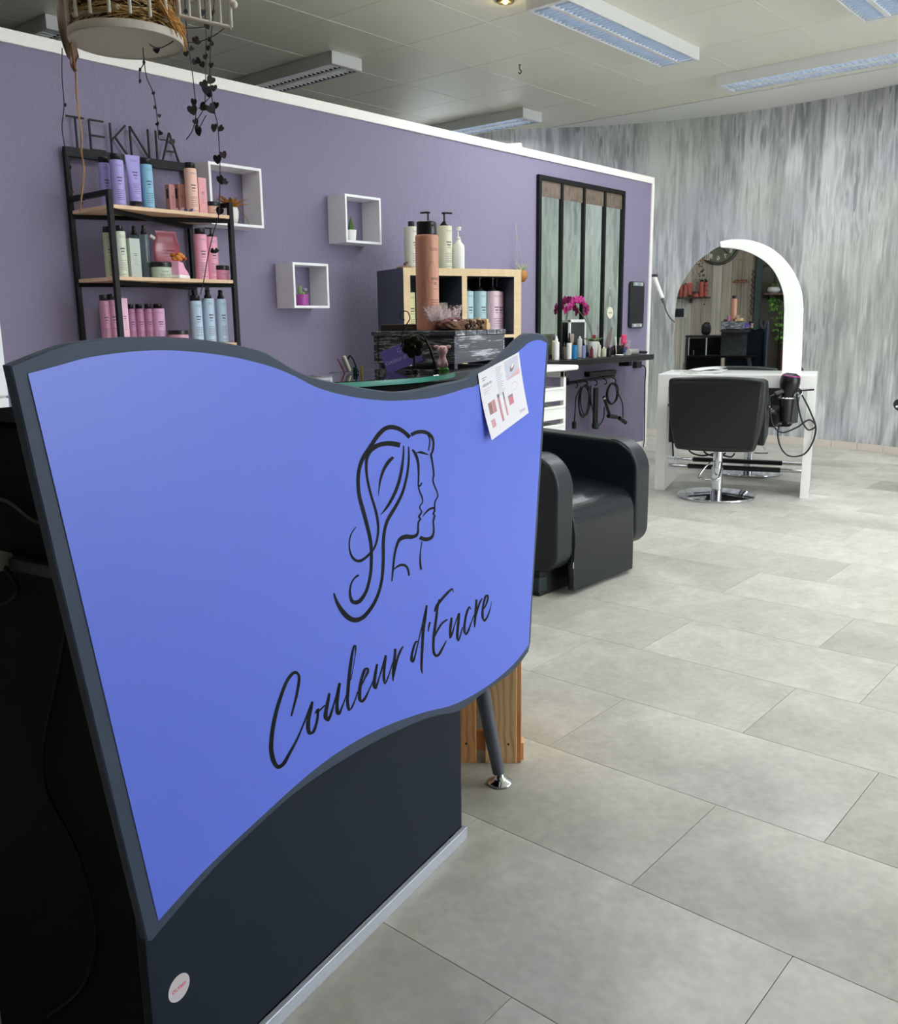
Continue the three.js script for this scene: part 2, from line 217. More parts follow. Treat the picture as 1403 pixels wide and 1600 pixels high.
// ---------------------------------------------------------------- reception desk
const DP = V(-1.197, 0, -1.422), DT = 1.7513;                     // right front foot of the desk, its turn
const deskPoint = (s, y, d) => [DP.x - 0.1795 * s + 0.9838 * d, y, DP.z - 0.9838 * s - 0.1795 * d];
const slate = mat(0x3c485b, 0.5, { specularIntensity: 0.5 }), navy = mat(0x1d2633, 0.5, { specularIntensity: 0.3 }), deskBlack = mat(0x040406, 0.6, { specularIntensity: 0.25 });
const desk = thing('reception_desk', 'reception desk with a wavy violet-blue front panel, grey rim and a black drawn portrait', 'reception desk', [DP.x, 0, DP.z], DT);
{
  part(desk, 'front_board', box2(-0.873, 0.03, -0.03, 0.02, 1.03, -0.012, 0.002), navy);
  part(desk, 'side_board', box2(-0.873, 0, -0.39, -0.855, 1.03, -0.03, 0.002), deskBlack);
  part(desk, 'side_board', box2(0.002, 0, -0.39, 0.02, 1.03, -0.03, 0.002), navy);
  part(desk, 'back_board', box2(-0.855, 0, -0.39, 0.002, 1.03, -0.372, 0.002), deskBlack);
  part(desk, 'top_board', box2(-0.878, 1.03, -0.395, 0.025, 1.038, -0.012, 0.002), mat(0x030304, 1, { specularIntensity: 0.05 }));
  part(desk, 'kick_strip', [box2(-0.873, 0, -0.012, 0.026, 0.029, 0, 0.002), box2(0.02, 0, -0.39, 0.026, 0.029, 0, 0.002)], mat(0xc3c8d6, 0.35, { metalness: 0.25 }), 'pale grey plastic strip along the foot of the desk');
  const worktop = part(desk, 'worktop', box2(0.03, 0.725, -0.86, 0.4, 0.75, -0.08, 0.004), deskBlack);
  part(desk, 'upper_shelf', [box2(0.22, 1.02, -0.5, 0.75, 1.04, -0.2, 0.003), box2(0.24, 0.75, -0.49, 0.26, 1.02, -0.21, 0.003), box2(0.38, 0.75, -0.49, 0.4, 1.02, -0.21, 0.003)], mat(0x55575d, 0.6, { map: rep(washMap, 1, 1) }));
  part(desk, 'leg', [(() => { const g = bar([0.286, 0.035, -0.05], [0.225, 0.726, -0.16], 0.5, 20); g.dispose(); const a = V(0.284, 0.03, -0.053), b = V(0.222, 0.727, -0.165), d = b.clone().sub(a), c = new THREE.CylinderGeometry(0.027, 0.0155, d.length(), 24); c.applyQuaternion(new THREE.Quaternion().setFromUnitVectors(V(0, 1, 0), d.normalize())); c.translate((a.x + b.x) / 2, (a.y + b.y) / 2, (a.z + b.z) / 2); return c; })()], mat(0x5b5f69, 0.38, { metalness: 0.4 }));
  const foot = part(desk, 'foot', lathe([[0, 0], [0.031, 0], [0.0335, 0.004], [0.031, 0.0075], [0.02, 0.0135], [0.011, 0.02], [0.009, 0.03], [0.0085, 0.034], [0, 0.034]], 32).translate(0.286, 0, -0.05), chrome, 'chrome disc foot');
  // wave panel
  const outer = [-1.0022,1.1202,-.933,1.1402,-.889,1.1448,-.8468,1.1471,-.8047,1.1466,-.7791,1.1464,-.7252,1.1421,-.6662,1.1347,-.6028,1.1222,-.5717,1.1103,-.5007,1.0817,-.376,1.0568,-.2932,1.0436,-.2339,1.0384,-.1728,1.0388,-.0882,1.043,.0038,1.0475,.053,1.0604,.116,1.0721,.1856,1.0966,.2493,1.1221,.2925,1.1334,.3515,1.1325,.3915,1.125,.405,1.1031,.3942,1.0203,.3804,.9016,.3518,.673,.3277,.5023,.3171,.3857,.3043,.3624,.2206,.3407,.0901,.3419,-.0379,.342,-.1433,.371,-.2393,.3894,-.3683,.4053,-.4822,.4127,-.5832,.4116,-.6753,.3984,-.7588,.3825,-.8355,.3589,-.8854,.341,-.894,.3467,-.97,.8776], inner = [-.983,1.1105,-.9482,1.1167,-.9046,1.1246,-.8536,1.1289,-.8063,1.13,-.7628,1.1282,-.7071,1.1226,-.6473,1.1133,-.5825,1.0985,-.5343,1.0827,-.4767,1.0608,-.394,1.0415,-.3024,1.028,-.2356,1.0228,-.1256,1.0198,-.0018,1.0291,.0606,1.0363,.2446,1.0969,.2928,1.1128,.3504,1.1178,.3919,1.1094,.381,1.0287,.361,.862,.3198,.5338,.304,.3808,.2191,.36,.0901,.3536,-.0594,.3665,-.1918,.3987,-.326,.4238,-.4444,.4341,-.5495,.4298,-.6743,.4109,-.7836,.391,-.8732,.3647];
  const loop = (a) => { const o = []; for (let i = 0; i < a.length; i += 2) o.push(new THREE.Vector2(a[i], a[i + 1])); return o; };
  // smooth the long curves, keep the corners sharp
  const soft = (p, corners) => { const out = []; for (let k = 0; k < corners.length; k++) { const i0 = corners[k], i1 = corners[(k + 1) % corners.length]; const seg = []; for (let i = i0; ; i = (i + 1) % p.length) { seg.push(p[i]); if (i === i1) break; } const sp = seg.length > 2 ? new THREE.SplineCurve(seg).getPoints(seg.length * 4) : seg; out.push(...sp.slice(0, -1)); } return out; };
  const po = loop(outer), pi = loop(inner);
  const near = (p, x, y) => { let b = 0, d = 9; p.forEach((q, i) => { const e = Math.hypot(q.x - x, q.y - y); if (e < d) { d = e; b = i; } }); return b; };
  const so = soft(po, [near(po, -1.0022, 1.1202), near(po, 0.3915, 1.125), near(po, 0.3171, 0.3857), near(po, 0.3043, 0.3624), near(po, -0.8854, 0.341), near(po, -0.894, 0.3467)]);
  const si = soft(pi, [near(pi, -0.983, 1.1105), near(pi, 0.3919, 1.1094), near(pi, 0.304, 0.3808), near(pi, -0.8732, 0.3647)]);
  const rimShape = new THREE.Shape(so);
  part(desk, 'panel_rim', prism(rimShape, 0.0155, 0.0018, 1, 1).translate(0, 0, 0.0035), slate, 'slate grey rim of the wavy panel');
  part(desk, 'front_panel', prism(new THREE.Shape(si), 0.0014, 0).translate(0, 0, 0.0188), mat(0x5c74e9, 0.38, { clearcoat: 0.15, clearcoatRoughness: 0.4 }), 'violet-blue lacquered wavy front panel');
  part(desk, 'panel_spacer', cyl(0.012, 0.012, 0.0165, -0.7, -0.012, 0, 12).rotateX(Math.PI / 2).translate(0, 1.0, 0), darkChrome); part(desk, 'panel_spacer', cyl(0.012, 0.012, 0.0165, -0.1, -0.012, 0, 12).rotateX(Math.PI / 2).translate(0, 0.9, 0), darkChrome);
  // ink: each stroke is a pair of edges, left x y, right x y
  const inkMat = mat(0x0a1015, 0.6, { specularIntensity: 0.3 });
  function stroke(a) {
    const l = [], r = []; for (let i = 0; i < a.length; i += 4) { l.push(new THREE.Vector2(a[i], a[i + 1])); r.push(new THREE.Vector2(a[i + 2], a[i + 3])); }
    const n = l.length * 5, L = new THREE.SplineCurve(l).getPoints(n), Q = new THREE.SplineCurve(r).getPoints(n), P = [], I = [];
    for (let i = 0; i <= n; i++) P.push(L[i].x, L[i].y, 0, Q[i].x, Q[i].y, 0);
    for (let i = 0; i < n; i++) { const k = i * 2; I.push(k, k + 1, k + 2, k + 1, k + 3, k + 2); }
    const cap = (p, q, s) => { const c = P.length / 3, mx = (p.x + q.x) / 2, my = (p.y + q.y) / 2, rr = p.distanceTo(q) / 2, a0 = Math.atan2(p.y - my, p.x - mx); P.push(mx, my, 0); for (let i = 0; i <= 8; i++) { const t = a0 + s * i / 8 * Math.PI; P.push(mx + rr * Math.cos(t), my + rr * Math.sin(t), 0); } for (let i = 0; i < 8; i++) I.push(c, c + 1 + i, c + 2 + i); };
    const dir = (l[1].x - l[0].x) * (r[0].y - l[0].y) - (l[1].y - l[0].y) * (r[0].x - l[0].x) > 0 ? 1 : -1;
    cap(L[0], Q[0], dir); cap(L[n], Q[n], -dir);
    const g = new THREE.BufferGeometry(); g.setAttribute('position', new THREE.Float32BufferAttribute(P, 3)); g.setIndex(I);
    const h = g.toNonIndexed(), N = new Float32Array(h.attributes.position.count * 3); for (let i = 2; i < N.length; i += 3) N[i] = 1;
    const p = h.attributes.position; for (let i = 0; i < p.count; i += 3) { const ax = p.getX(i + 1) - p.getX(i), ay = p.getY(i + 1) - p.getY(i), bx_ = p.getX(i + 2) - p.getX(i), by = p.getY(i + 2) - p.getY(i); if (ax * by - ay * bx_ < 0) { const x = p.getX(i + 1), y = p.getY(i + 1); p.setXYZ(i + 1, p.getX(i + 2), p.getY(i + 2), 0); p.setXYZ(i + 2, x, y, 0); } }
    h.setAttribute('normal', new THREE.BufferAttribute(N, 3)); return h.translate(0, 0, 0.0206);
  }
  const portrait = [], script = [];
  const ink = (list, a) => list.push(stroke(a));
  ink(portrait, [-.2124,.9553,-.2218,.9513,-.2279,.9658,-.2364,.961,-.2501,.9765,-.2557,.9697,-.2778,.9827,-.2777,.9746,-.3029,.9808,-.2959,.9736,-.3242,.971,-.3148,.9653,-.3386,.9602,-.3292,.9555,-.3515,.9508,-.3418,.9458,-.367,.94,-.357,.9353,-.3783,.9266,-.3684,.9234,-.385,.9097,-.3751,.9076,-.3867,.8923,-.3768,.8909,-.3847,.8709,-.3743,.8703,-.3763,.8469,-.3654,.8466,-.3667,.8209,-.3561,.8205,-.3594,.8,-.3492,.7992,-.3553,.7843,-.3454,.783,-.3536,.7694,-.3442,.7675,-.3544,.7532,-.3451,.7509,-.3565,.7339,-.3477,.7313,-.3614,.7188,-.3528,.7155,-.3705,.7032,-.3619,.699,-.382,.6937,-.3736,.688,-.3936,.6898,-.387,.6821,-.4006,.6906,-.4014,.6833,-.406,.6928,-.414,.6907,-.4109,.7004,-.4186,.7015,-.4126,.7117,-.4182,.7134,-.4093,.7218,-.4136,.7239,-.4008,.729,-.4043,.7317,-.3872,.7315,-.391,.7355]);
  ink(portrait, [-.2479,.9472,-.2515,.9386,-.2736,.9531,-.2758,.9443,-.2953,.9555,-.2944,.947,-.3167,.9556,-.3127,.9475,-.3355,.9527,-.3277,.9449,-.3525,.9456,-.3413,.9399,-.3587,.9329,-.3498,.9308,-.3601,.9184,-.3526,.9173,-.3592,.9037,-.3523,.9032,-.3547,.8852,-.3478,.885,-.3475,.8646,-.3406,.8645,-.3379,.8417,-.3303,.8415,-.3319,.8227,-.3241,.822,-.3296,.8061,-.3223,.8047,-.3314,.7918,-.3248,.7899,-.3373,.7781,-.3316,.7757,-.3474,.7693,-.3421,.7658,-.3629,.7634,-.3578,.7589,-.3762,.7603,-.3723,.7552,-.3865,.7605,-.3863,.7552,-.3959,.7639,-.4004,.7613,-.4055,.7731,-.4107,.7728,-.4105,.7857,-.4146,.7863,-.4102,.7981,-.4135,.7991,-.4047,.8095,-.4072,.8107,-.3914,.8187,-.3933,.8199]);
  ink(portrait, [-.2756,.9262,-.27,.9222,-.2919,.9205,-.2835,.9154,-.3052,.9101,-.2971,.9066,-.3152,.8963,-.3083,.894,-.3206,.8821,-.3156,.8808,-.3234,.8611,-.3221,.8608]);
  ink(portrait, [-.2404,.9409,-.2361,.9404,-.2422,.9253,-.2361,.9243,-.2478,.9061,-.2394,.9042,-.2567,.8858,-.2474,.8831,-.2681,.8677,-.2587,.8642,-.2831,.852,-.2749,.8481,-.3002,.8383,-.2942,.8347,-.3179,.8265,-.3168,.8257]);
  ink(portrait, [-.2236,.9371,-.2193,.9367,-.2241,.9178,-.2179,.9169,-.2282,.8982,-.2209,.8966,-.2364,.8774,-.2286,.8753,-.2481,.8575,-.2401,.8545,-.2626,.8434,-.2541,.8394,-.2798,.8297,-.2712,.8253,-.2967,.8176,-.2879,.8133,-.3075,.804,-.2987,.8008,-.3136,.7881,-.304,.7854,-.3161,.7729,-.3064,.7707,-.3171,.7512,-.3074,.7489,-.3192,.7315,-.3095,.7288,-.3237,.709,-.3147,.7059,-.3331,.6897,-.3245,.6858,-.3483,.674,-.3395,.6687,-.367,.6631,-.3586,.6564,-.3857,.6579,-.3794,.6495,-.4036,.6602,-.4045,.6515,-.4188,.669,-.4277,.6641,-.4352,.6846,-.4456,.6828,-.4493,.7027,-.4571,.7026,-.4583,.7196,-.4621,.7198]);
  ink(portrait, [-.2113,.9291,-.206,.9303,-.2023,.9189,-.1935,.9199,-.1949,.9048,-.186,.9045,-.192,.8874,-.1849,.8865,-.1923,.8702,-.1865,.8692,-.193,.8596,-.1878,.8591,-.1891,.8482,-.1841,.8482,-.181,.8345,-.1754,.8344,-.1784,.8258,-.174,.8245,-.1874,.8197,-.1832,.818,-.189,.8147,-.1839,.8144,-.1837,.807,-.1778,.8059,-.1897,.8027,-.184,.8,-.1941,.799,-.1863,.7979,-.1894,.794,-.1823,.7923,-.1957,.7893,-.1894,.7872,-.1971,.7794,-.1906,.778,-.1982,.7712,-.1907,.7686,-.2051,.7674,-.1986,.7612,-.2186,.7691,-.2172,.7609,-.2375,.7739,-.2358,.7648,-.2558,.7738,-.2485,.7655,-.2673,.7677,-.2588,.7634,-.2762,.7526,-.2693,.75,-.2818,.7364,-.2753,.7343,-.2856,.7199,-.2791,.7179,-.2893,.6965,-.2852,.6952]);
  ink(portrait, [-.1847,.8547,-.1898,.8577,-.18,.8577,-.1846,.8601,-.1759,.8622,-.1787,.8635]);
  ink(portrait, [-.2792,.7156,-.2814,.7178,-.265,.7174,-.268,.7215,-.2513,.7159,-.2511,.7208,-.2417,.7117,-.2361,.7138,-.2347,.7031,-.228,.7027,-.2321,.6922,-.2264,.6912]);
  ink(portrait, [-.2097,.9542,-.2149,.9605,-.1932,.9567,-.1965,.9636,-.1731,.9556,-.1718,.9627,-.1559,.9513,-.1499,.9565,-.1443,.9452,-.1353,.9473,-.1374,.936,-.1294,.9357,-.1374,.9259,-.13,.9246,-.1408,.9179,-.1338,.9159,-.1465,.9121,-.1385,.9106,-.1441,.9033,-.1367,.9029,-.1395,.8885,-.1334,.8881,-.1366,.8722,-.1305,.8713,-.1399,.862,-.1345,.8612,-.135,.85,-.1298,.8501,-.1248,.8357,-.1202,.8357,-.1224,.8269,-.1176,.8256,-.1322,.8187,-.1276,.8171,-.1353,.809,-.1299,.8078,-.1362,.8002,-.1295,.7984,-.1412,.7954,-.1337,.794,-.1369,.79,-.1294,.7887,-.1405,.7829,-.1338,.7808,-.1417,.7782,-.1356,.7771,-.1397,.7659,-.1335,.7647,-.1422,.756,-.135,.7534,-.1511,.7516,-.1437,.7449,-.1663,.7532,-.1658,.7451,-.1803,.758,-.1848,.7517,-.1851,.7603,-.1916,.7554]);
  ink(portrait, [-.1549,.951,-.1478,.9512,-.149,.941,-.1443,.9408,-.1499,.9327,-.1453,.9318,-.1542,.921,-.1503,.9201]);
  ink(portrait, [-.1946,.9214,-.1947,.9228,-.1778,.9179,-.1761,.9225,-.152,.9119,-.1511,.9131]);
  ink(portrait, [-.1771,.7956,-.1786,.7965,-.1641,.8006,-.1679,.8032,-.149,.8042,-.1525,.8083,-.1307,.8027,-.1333,.8084]);
  ink(portrait, [-.1827,.7487,-.1795,.7477,-.1896,.7291,-.1851,.7278,-.1923,.7096,-.1857,.7082,-.1902,.6938,-.1823,.6924]);
  ink(script, [-.5801,.5469,-.5838,.5491,-.5722,.5601,-.5772,.563,-.5638,.5757,-.5698,.5788,-.5565,.595,-.5631,.5979,-.5557,.6082,-.5621,.6091,-.5656,.619,-.5669,.6143,-.5788,.6191,-.5738,.6137,-.5922,.611,-.5858,.6064,-.6057,.5944,-.5987,.5899,-.6184,.5748,-.6105,.5702,-.6291,.5516,-.6203,.5468,-.6353,.5295,-.626,.525,-.637,.5112,-.6271,.5077,-.633,.4914,-.6233,.49,-.6211,.4746,-.6179,.4803,-.6035,.4728,-.6095,.4797,-.5884,.4843,-.5942,.4893,-.5698,.5004,-.5745,.5041,-.553,.5191,-.5566,.5218,-.5373,.5367,-.5419,.5398,-.5255,.5505,-.5305,.5539]);
  ink(script, [-.5307,.5537,-.5253,.5507,-.5379,.5431,-.5291,.5382,-.5443,.5295,-.5349,.5247,-.5473,.5139,-.5368,.5101,-.5416,.4996,-.5356,.5022,-.5262,.4966,-.5321,.5021,-.5176,.5078,-.5239,.5116,-.513,.5211,-.5191,.5239,-.513,.5349,-.519,.5344,-.5237,.5298,-.5195,.5309,-.5102,.528,-.5127,.5312,-.4954,.5323,-.4977,.5348]);
  ink(script, [-.4859,.5519,-.4802,.5491,-.4919,.5397,-.4833,.5353,-.4982,.5257,-.4887,.521,-.5008,.5126,-.4902,.5093,-.4893,.5012,-.4925,.5087,-.4798,.507,-.4865,.5116,-.4713,.5225,-.4755,.525,-.4577,.5404,-.4639,.5439,-.45,.556,-.4568,.5595]);
  ink(script, [-.4577,.5589,-.4503,.5554,-.4642,.5439,-.4548,.5396,-.4677,.5249,-.4587,.5213,-.4674,.5075,-.4585,.505,-.4566,.5004,-.462,.5059,-.449,.5086,-.4532,.5114,-.4384,.5233,-.4412,.5251,-.4283,.5365,-.4312,.5382]);
  ink(script, [-.4211,.5511,-.4231,.5521,-.4124,.5724,-.4144,.5733,-.4057,.5918,-.4082,.5928,-.4021,.607,-.4063,.6081,-.4107,.6118,-.4064,.6088,-.4186,.6006,-.4117,.5974,-.426,.5803,-.4173,.5766,-.4317,.558,-.4226,.5542,-.4362,.5353,-.4271,.5316,-.4381,.5168,-.4294,.5138,-.4332,.4987,-.4268,.499,-.4207,.4985,-.425,.5018,-.4097,.5097,-.4132,.5119,-.4018,.522,-.4046,.5236]);
  ink(script, [-.3886,.5301,-.3913,.5319,-.3777,.5391,-.3825,.5421,-.3676,.5466,-.3747,.5504,-.3686,.5552,-.3744,.5537,-.3825,.5591,-.3761,.5541,-.3929,.5473,-.3846,.5428,-.3997,.533,-.3904,.5286,-.403,.5187,-.393,.5148,-.4021,.5062,-.393,.5048,-.3902,.4973,-.3922,.5032,-.3792,.5001,-.385,.5047,-.3684,.5106,-.3723,.5133,-.3593,.5201,-.3622,.5219,-.3556,.5252,-.3581,.5267]);
  ink(script, [-.345,.5551,-.3387,.5523,-.3515,.5406,-.343,.5367,-.356,.5281,-.3466,.524,-.358,.5155,-.3481,.5124,-.3472,.5067,-.3524,.5132,-.3408,.513,-.3467,.5166,-.333,.5262,-.3369,.5283,-.3222,.5407,-.3275,.5435,-.3101,.5593,-.3164,.5625]);
  ink(script, [-.3167,.5624,-.3098,.5595,-.322,.5471,-.3131,.5435,-.3249,.5309,-.3165,.5277,-.3255,.5165,-.3171,.5139,-.3189,.5056,-.3187,.5101,-.3098,.5105,-.3141,.5132,-.3001,.5231,-.3033,.5249,-.2897,.5383,-.2929,.54]);
  ink(script, [-.2855,.5648,-.2777,.5619,-.2883,.5499,-.2796,.5466,-.2927,.5341,-.2831,.5303,-.2954,.5176,-.2867,.5143,-.2931,.5028,-.2902,.5018]);
  ink(script, [-.2872,.5099,-.2919,.5121,-.2791,.5257,-.2872,.5296,-.2703,.5415,-.2773,.5452,-.2602,.5526,-.2664,.5563,-.2534,.5582,-.2568,.5605]);
  ink(script, [-.1999,.5511,-.2018,.5486,-.2108,.556,-.2066,.5517,-.2205,.5494,-.2132,.5456,-.2293,.5342,-.2212,.5307,-.2316,.5224,-.2224,.5198,-.2202,.5149,-.2262,.5202,-.2121,.523,-.218,.526,-.2028,.5427,-.2074,.5448,-.1933,.5622,-.1969,.5638,-.181,.5823,-.1862,.5846,-.1681,.604,-.176,.6072,-.1649,.6153,-.1702,.6173]);
  ink(script, [-.1703,.6165,-.1649,.6146,-.1785,.5959,-.169,.5922,-.187,.5774,-.1753,.573,-.1897,.5555,-.1795,.5519,-.192,.5336,-.1824,.5301,-.1946,.5117,-.1855,.5084,-.1955,.4935,-.1875,.491,-.1894,.4807,-.1873,.4802]);
  ink(script, [-.1593,.5796,-.1534,.577,-.164,.5718,-.1575,.5692,-.1658,.5608,-.162,.5594]);
  ink(script, [-.1368,.5934,-.1415,.5957,-.1276,.6008,-.136,.6056,-.1134,.607,-.1214,.6127,-.0963,.6131,-.1035,.6185,-.079,.6184,-.0853,.6237,-.0686,.6206,-.0671,.6248,-.0641,.6144,-.0618,.6143]);
  ink(script, [-.1229,.6162,-.1173,.6141,-.1319,.599,-.1235,.5959,-.1372,.5806,-.1278,.5771,-.1437,.5611,-.1337,.5573,-.1485,.5425,-.1385,.5389,-.1502,.5243,-.1407,.5213,-.1478,.5088,-.1382,.5073,-.1356,.4975,-.1338,.5031,-.1194,.497,-.127,.5028,-.1051,.5071,-.1117,.5112,-.0919,.5184,-.095,.5203]);
  ink(script, [-.1381,.5414,-.1431,.5443,-.1241,.5506,-.1309,.5548,-.1073,.5592,-.1127,.5635,-.0871,.5619,-.0906,.5654]);
  ink(script, [-.0757,.5639,-.0674,.561,-.0802,.5511,-.0695,.5473,-.0832,.5359,-.0731,.5328,-.0799,.5191,-.0712,.5193,-.0674,.5241,-.0743,.5273,-.0579,.5405,-.0619,.5424,-.0382,.5617,-.044,.5645]);
  ink(script, [-.0435,.564,-.0355,.5613,-.0481,.5478,-.0377,.5442,-.0525,.5298,-.0421,.5262,-.0537,.5138,-.0439,.511,-.0442,.5015,-.0464,.5065,-.0344,.509,-.0403,.5118,-.0243,.5272,-.0279,.5288]);
  ink(script, [.013,.5561,.009,.5563,.0047,.5658,.0065,.5611,-.0076,.5607,.0007,.5567,-.0162,.5483,-.007,.5445,-.0223,.5319,-.0122,.5284,-.0225,.5167,-.0125,.5144,-.0106,.5052,-.0125,.5109,.0025,.5102,-.0044,.514,.0143,.5252,.0101,.5273,.027,.5397,.0239,.5412]);
  ink(script, [.0318,.5734,.0397,.5711,.0286,.5563,.0391,.5529,.0248,.5376,.0359,.5339,.0233,.5214,.0325,.5184,.0258,.5106,.0284,.5097]);
  ink(script, [.0328,.5264,.0277,.5285,.0429,.5432,.0346,.5467,.0543,.5581,.0468,.5616,.0645,.5663,.0603,.5685]);
  ink(script, [.07,.5395,.0659,.5419,.0824,.5452,.0761,.5483,.0931,.5578,.0849,.5607,.0904,.5674,.0836,.5664,.0748,.57,.0827,.5659,.0644,.5565,.0737,.5529,.0588,.5393,.0689,.5361,.0591,.5235,.0697,.5213,.0731,.5102,.0713,.5164,.0894,.5159,.0826,.5196,.102,.5316,.098,.5333,.1079,.5471,.1062,.5478]);
  part(desk, 'portrait', portrait, inkMat, 'black line drawing of a woman and a man in profile');
  part(desk, 'lettering', script, inkMat, 'black handwritten shop name');
  // round maker's sticker at the foot
  const st = canvasTex(256, 256, (g, w, h) => { g.fillStyle = '#cfc6cc'; g.fillRect(0, 0, w, h); g.fillStyle = '#e0416b'; g.font = 'bold 50px sans-serif'; g.textAlign = 'center'; g.save(); g.translate(128, 128); g.fillText('OLYMP', 0, 18, 214); g.restore(); });
  const sg = new THREE.CircleGeometry(0.0205, 40).translate(-0.8209, 0.2095, -0.0114);
  part(desk, 'sticker', sg, mat(0xffffff, 0.5, { map: st }), 'round pale sticker with pink letters');
  // glass ledge
  const gs = new THREE.Shape(); gs.moveTo(-0.5, -0.33); gs.lineTo(0.215, -0.33); gs.lineTo(0.222, -0.137); gs.bezierCurveTo(0.11, -0.055, -0.06, -0.04, -0.23, -0.133); gs.bezierCurveTo(-0.34, -0.19, -0.44, -0.27, -0.5, -0.33);
  const ge = new THREE.ExtrudeGeometry(gs, { depth: 0.0105, bevelEnabled: true, bevelThickness: 0.001, bevelSize: 0.001, bevelSegments: 1, curveSegments: 20 }).rotateX(Math.PI / 2).translate(0, 1.0512, 0);
  const ledge = part(desk, 'glass_ledge', ge, mat(0xf2fffb, 0.03, { transmission: 1, thickness: 0.01, ior: 1.5, attenuationColor: 0x2fa08c, attenuationDistance: 0.12 }), 'green-edged curved glass ledge');
  { const p = gs.getPoints(20).filter((q) => q.y > -0.325), P = [], I = []; p.forEach((q) => P.push(q.x, 1.0405, q.y + 0.0012, q.x, 1.0505, q.y + 0.0012)); for (let i = 0; i < p.length - 1; i++) { const k = i * 2; I.push(k, k + 1, k + 2, k + 1, k + 3, k + 2); } const g = new THREE.BufferGeometry(); g.setAttribute('position', new THREE.Float32BufferAttribute(P, 3)); g.setIndex(I); g.computeVertexNormals(); part(ledge, 'lit_edge_paint', g, mat(0x5fb5a3, 0.25, { side: THREE.DoubleSide }), 'teal strip painting light in the cut edge of the glass'); }  // opaque teal strip paints in the light carried through the glass
  for (const x of [-0.3, 0.1]) part(desk, 'ledge_spacer', cyl(0.012, 0.012, 0.002, x, 1.038, -0.25, 16), darkChrome);
}
// ---------------------------------------------------------------- bottles, tubes, jars and cartons
const labelTex = {};
function css(c) { return '#' + new THREE.Color(c).getHexString(); }
function labelled(color, rough = 0.42, ink = 'rgba(50,40,60,0.75)', big) {      // plain body colour with small printed lines on one side
  const key = color + ink + (big || ''); if (labelTex[key]) return labelTex[key];
  const t = canvasTex(512, 256, (g, w, h) => {
    g.fillStyle = css(color); g.fillRect(0, 0, w, h); g.fillStyle = ink; g.textAlign = 'center';
    g.font = '17px sans-serif'; g.fillText('T E K N I A', 256, 36); g.fillRect(222, 92, 68, 7); g.fillRect(230, 108, 52, 7); g.fillRect(234, 126, 44, 3);
    for (let i = 0; i < 6; i++) g.fillRect(208 + (i % 2) * 6, 160 + i * 10, 96 - (i % 2) * 12, 2.2);
    g.fillRect(216, 236, 80, 2);
  });
  return labelTex[key] = mat(0xffffff, rough, { map: t });
}
const capMat = mat(0x131417, 0.35);
function body(r, h) { const g = lathe([[0, 0], [r * 0.93, 0], [r, 0.004], [r, h - 0.006], [r * 0.965, h - 0.001], [r * 0.9, h], [0, h]], 30), p = g.attributes.position, uv = g.attributes.uv; for (let i = 0; i < p.count; i++) uv.setY(i, p.getY(i) / h); return g.rotateY(-Math.PI / 2 - 0.18); }
function shampoo(name, label, pos, h, r, color, group, capR = 0.86, big) { const t = thing(name, label, 'bottle', pos, 0, group), b = h * 0.885; part(t, 'body', body(r, b), labelled(color, 0.42, undefined, big)); part(t, 'cap', lathe([[0, b], [r * capR, b], [r * capR, h - 0.002], [r * capR - 0.002, h], [0, h]], 30), capMat); return t; }
function pumpTop(r, y, h, m, t, nozzle = 0.045, turn = 0) {
  part(t, 'collar', lathe([[0, y], [r * 0.62, y], [r * 0.6, y + h * 0.1], [r * 0.28, y + h * 0.3], [r * 0.2, y + h * 0.36], [0, y + h * 0.36]], 20), m);
  part(t, 'pump', [cyl(r * 0.13, r * 0.13, h * 0.62, 0, y + h * 0.3, 0, 12), cyl(r * 0.3, r * 0.36, h * 0.12, 0, y + h * 0.86, 0, 14), bar([0, y + h * 0.95, 0], [nozzle * Math.cos(turn), y + h * 0.93, nozzle * Math.sin(turn)], r * 0.12, 10)], m);
}
function pumpBottle(name, label, pos, h, r, color, group, turn = 0, m = capMat, bodyShare = 0.76) { const t = thing(name, label, 'bottle', pos, 0, group), b = h * bodyShare; part(t, 'body', body(r, b), labelled(color)); pumpTop(r, b, h - b, m, t, r * 1.05, turn); return t; }
function sprayBottle(name, label, pos, h, r, color, group, m0) { const t = thing(name, label, 'bottle', pos, 0, group), b = h * 0.83; part(t, 'body', body(r, b), m0 || labelled(color)); part(t, 'spray_head', [lathe([[0, b], [r * 0.66, b], [r * 0.62, b + h * 0.045], [r * 0.42, b + h * 0.075], [r * 0.42, h - 0.003], [r * 0.34, h], [0, h]], 20), bar([0, h - h * 0.035, 0], [r * 0.6, h - h * 0.035, 0], r * 0.17, 8)], capMat); return t; }
function jar(name, label, pos, h, r, color, group) { const t = thing(name, label, 'jar', pos, 0, group); part(t, 'body', body(r, h * 0.7), labelled(color)); part(t, 'lid', lathe([[0, h * 0.7], [r * 1.02, h * 0.7], [r * 1.03, h * 0.73], [r * 1.02, h - 0.002], [r, h], [0, h]], 30), capMat); return t; }
function carton(name, label, pos, w, h, d, color, group, dark) {
  const t = thing(name, label, 'carton', pos, 0.02, group);
  part(t, 'box', bx(d, h, w, 0, h / 2, 0, 0.0012), mat(color, 0.55)); part(t, 'print', bx(0.0006, h * 0.5, w * 0.6, d / 2 + 0.0003, h * 0.45, 0, 0), labelPlain(color));
  if (dark) part(t, 'dark_window', bx(w * 0.45, h * 0.32, 0.0006, d * 0.04, h * 0.7, w / 2 + 0.0003, 0), mat(0x1d1216, 0.4));
  return t;
}
const plainLabel = {};
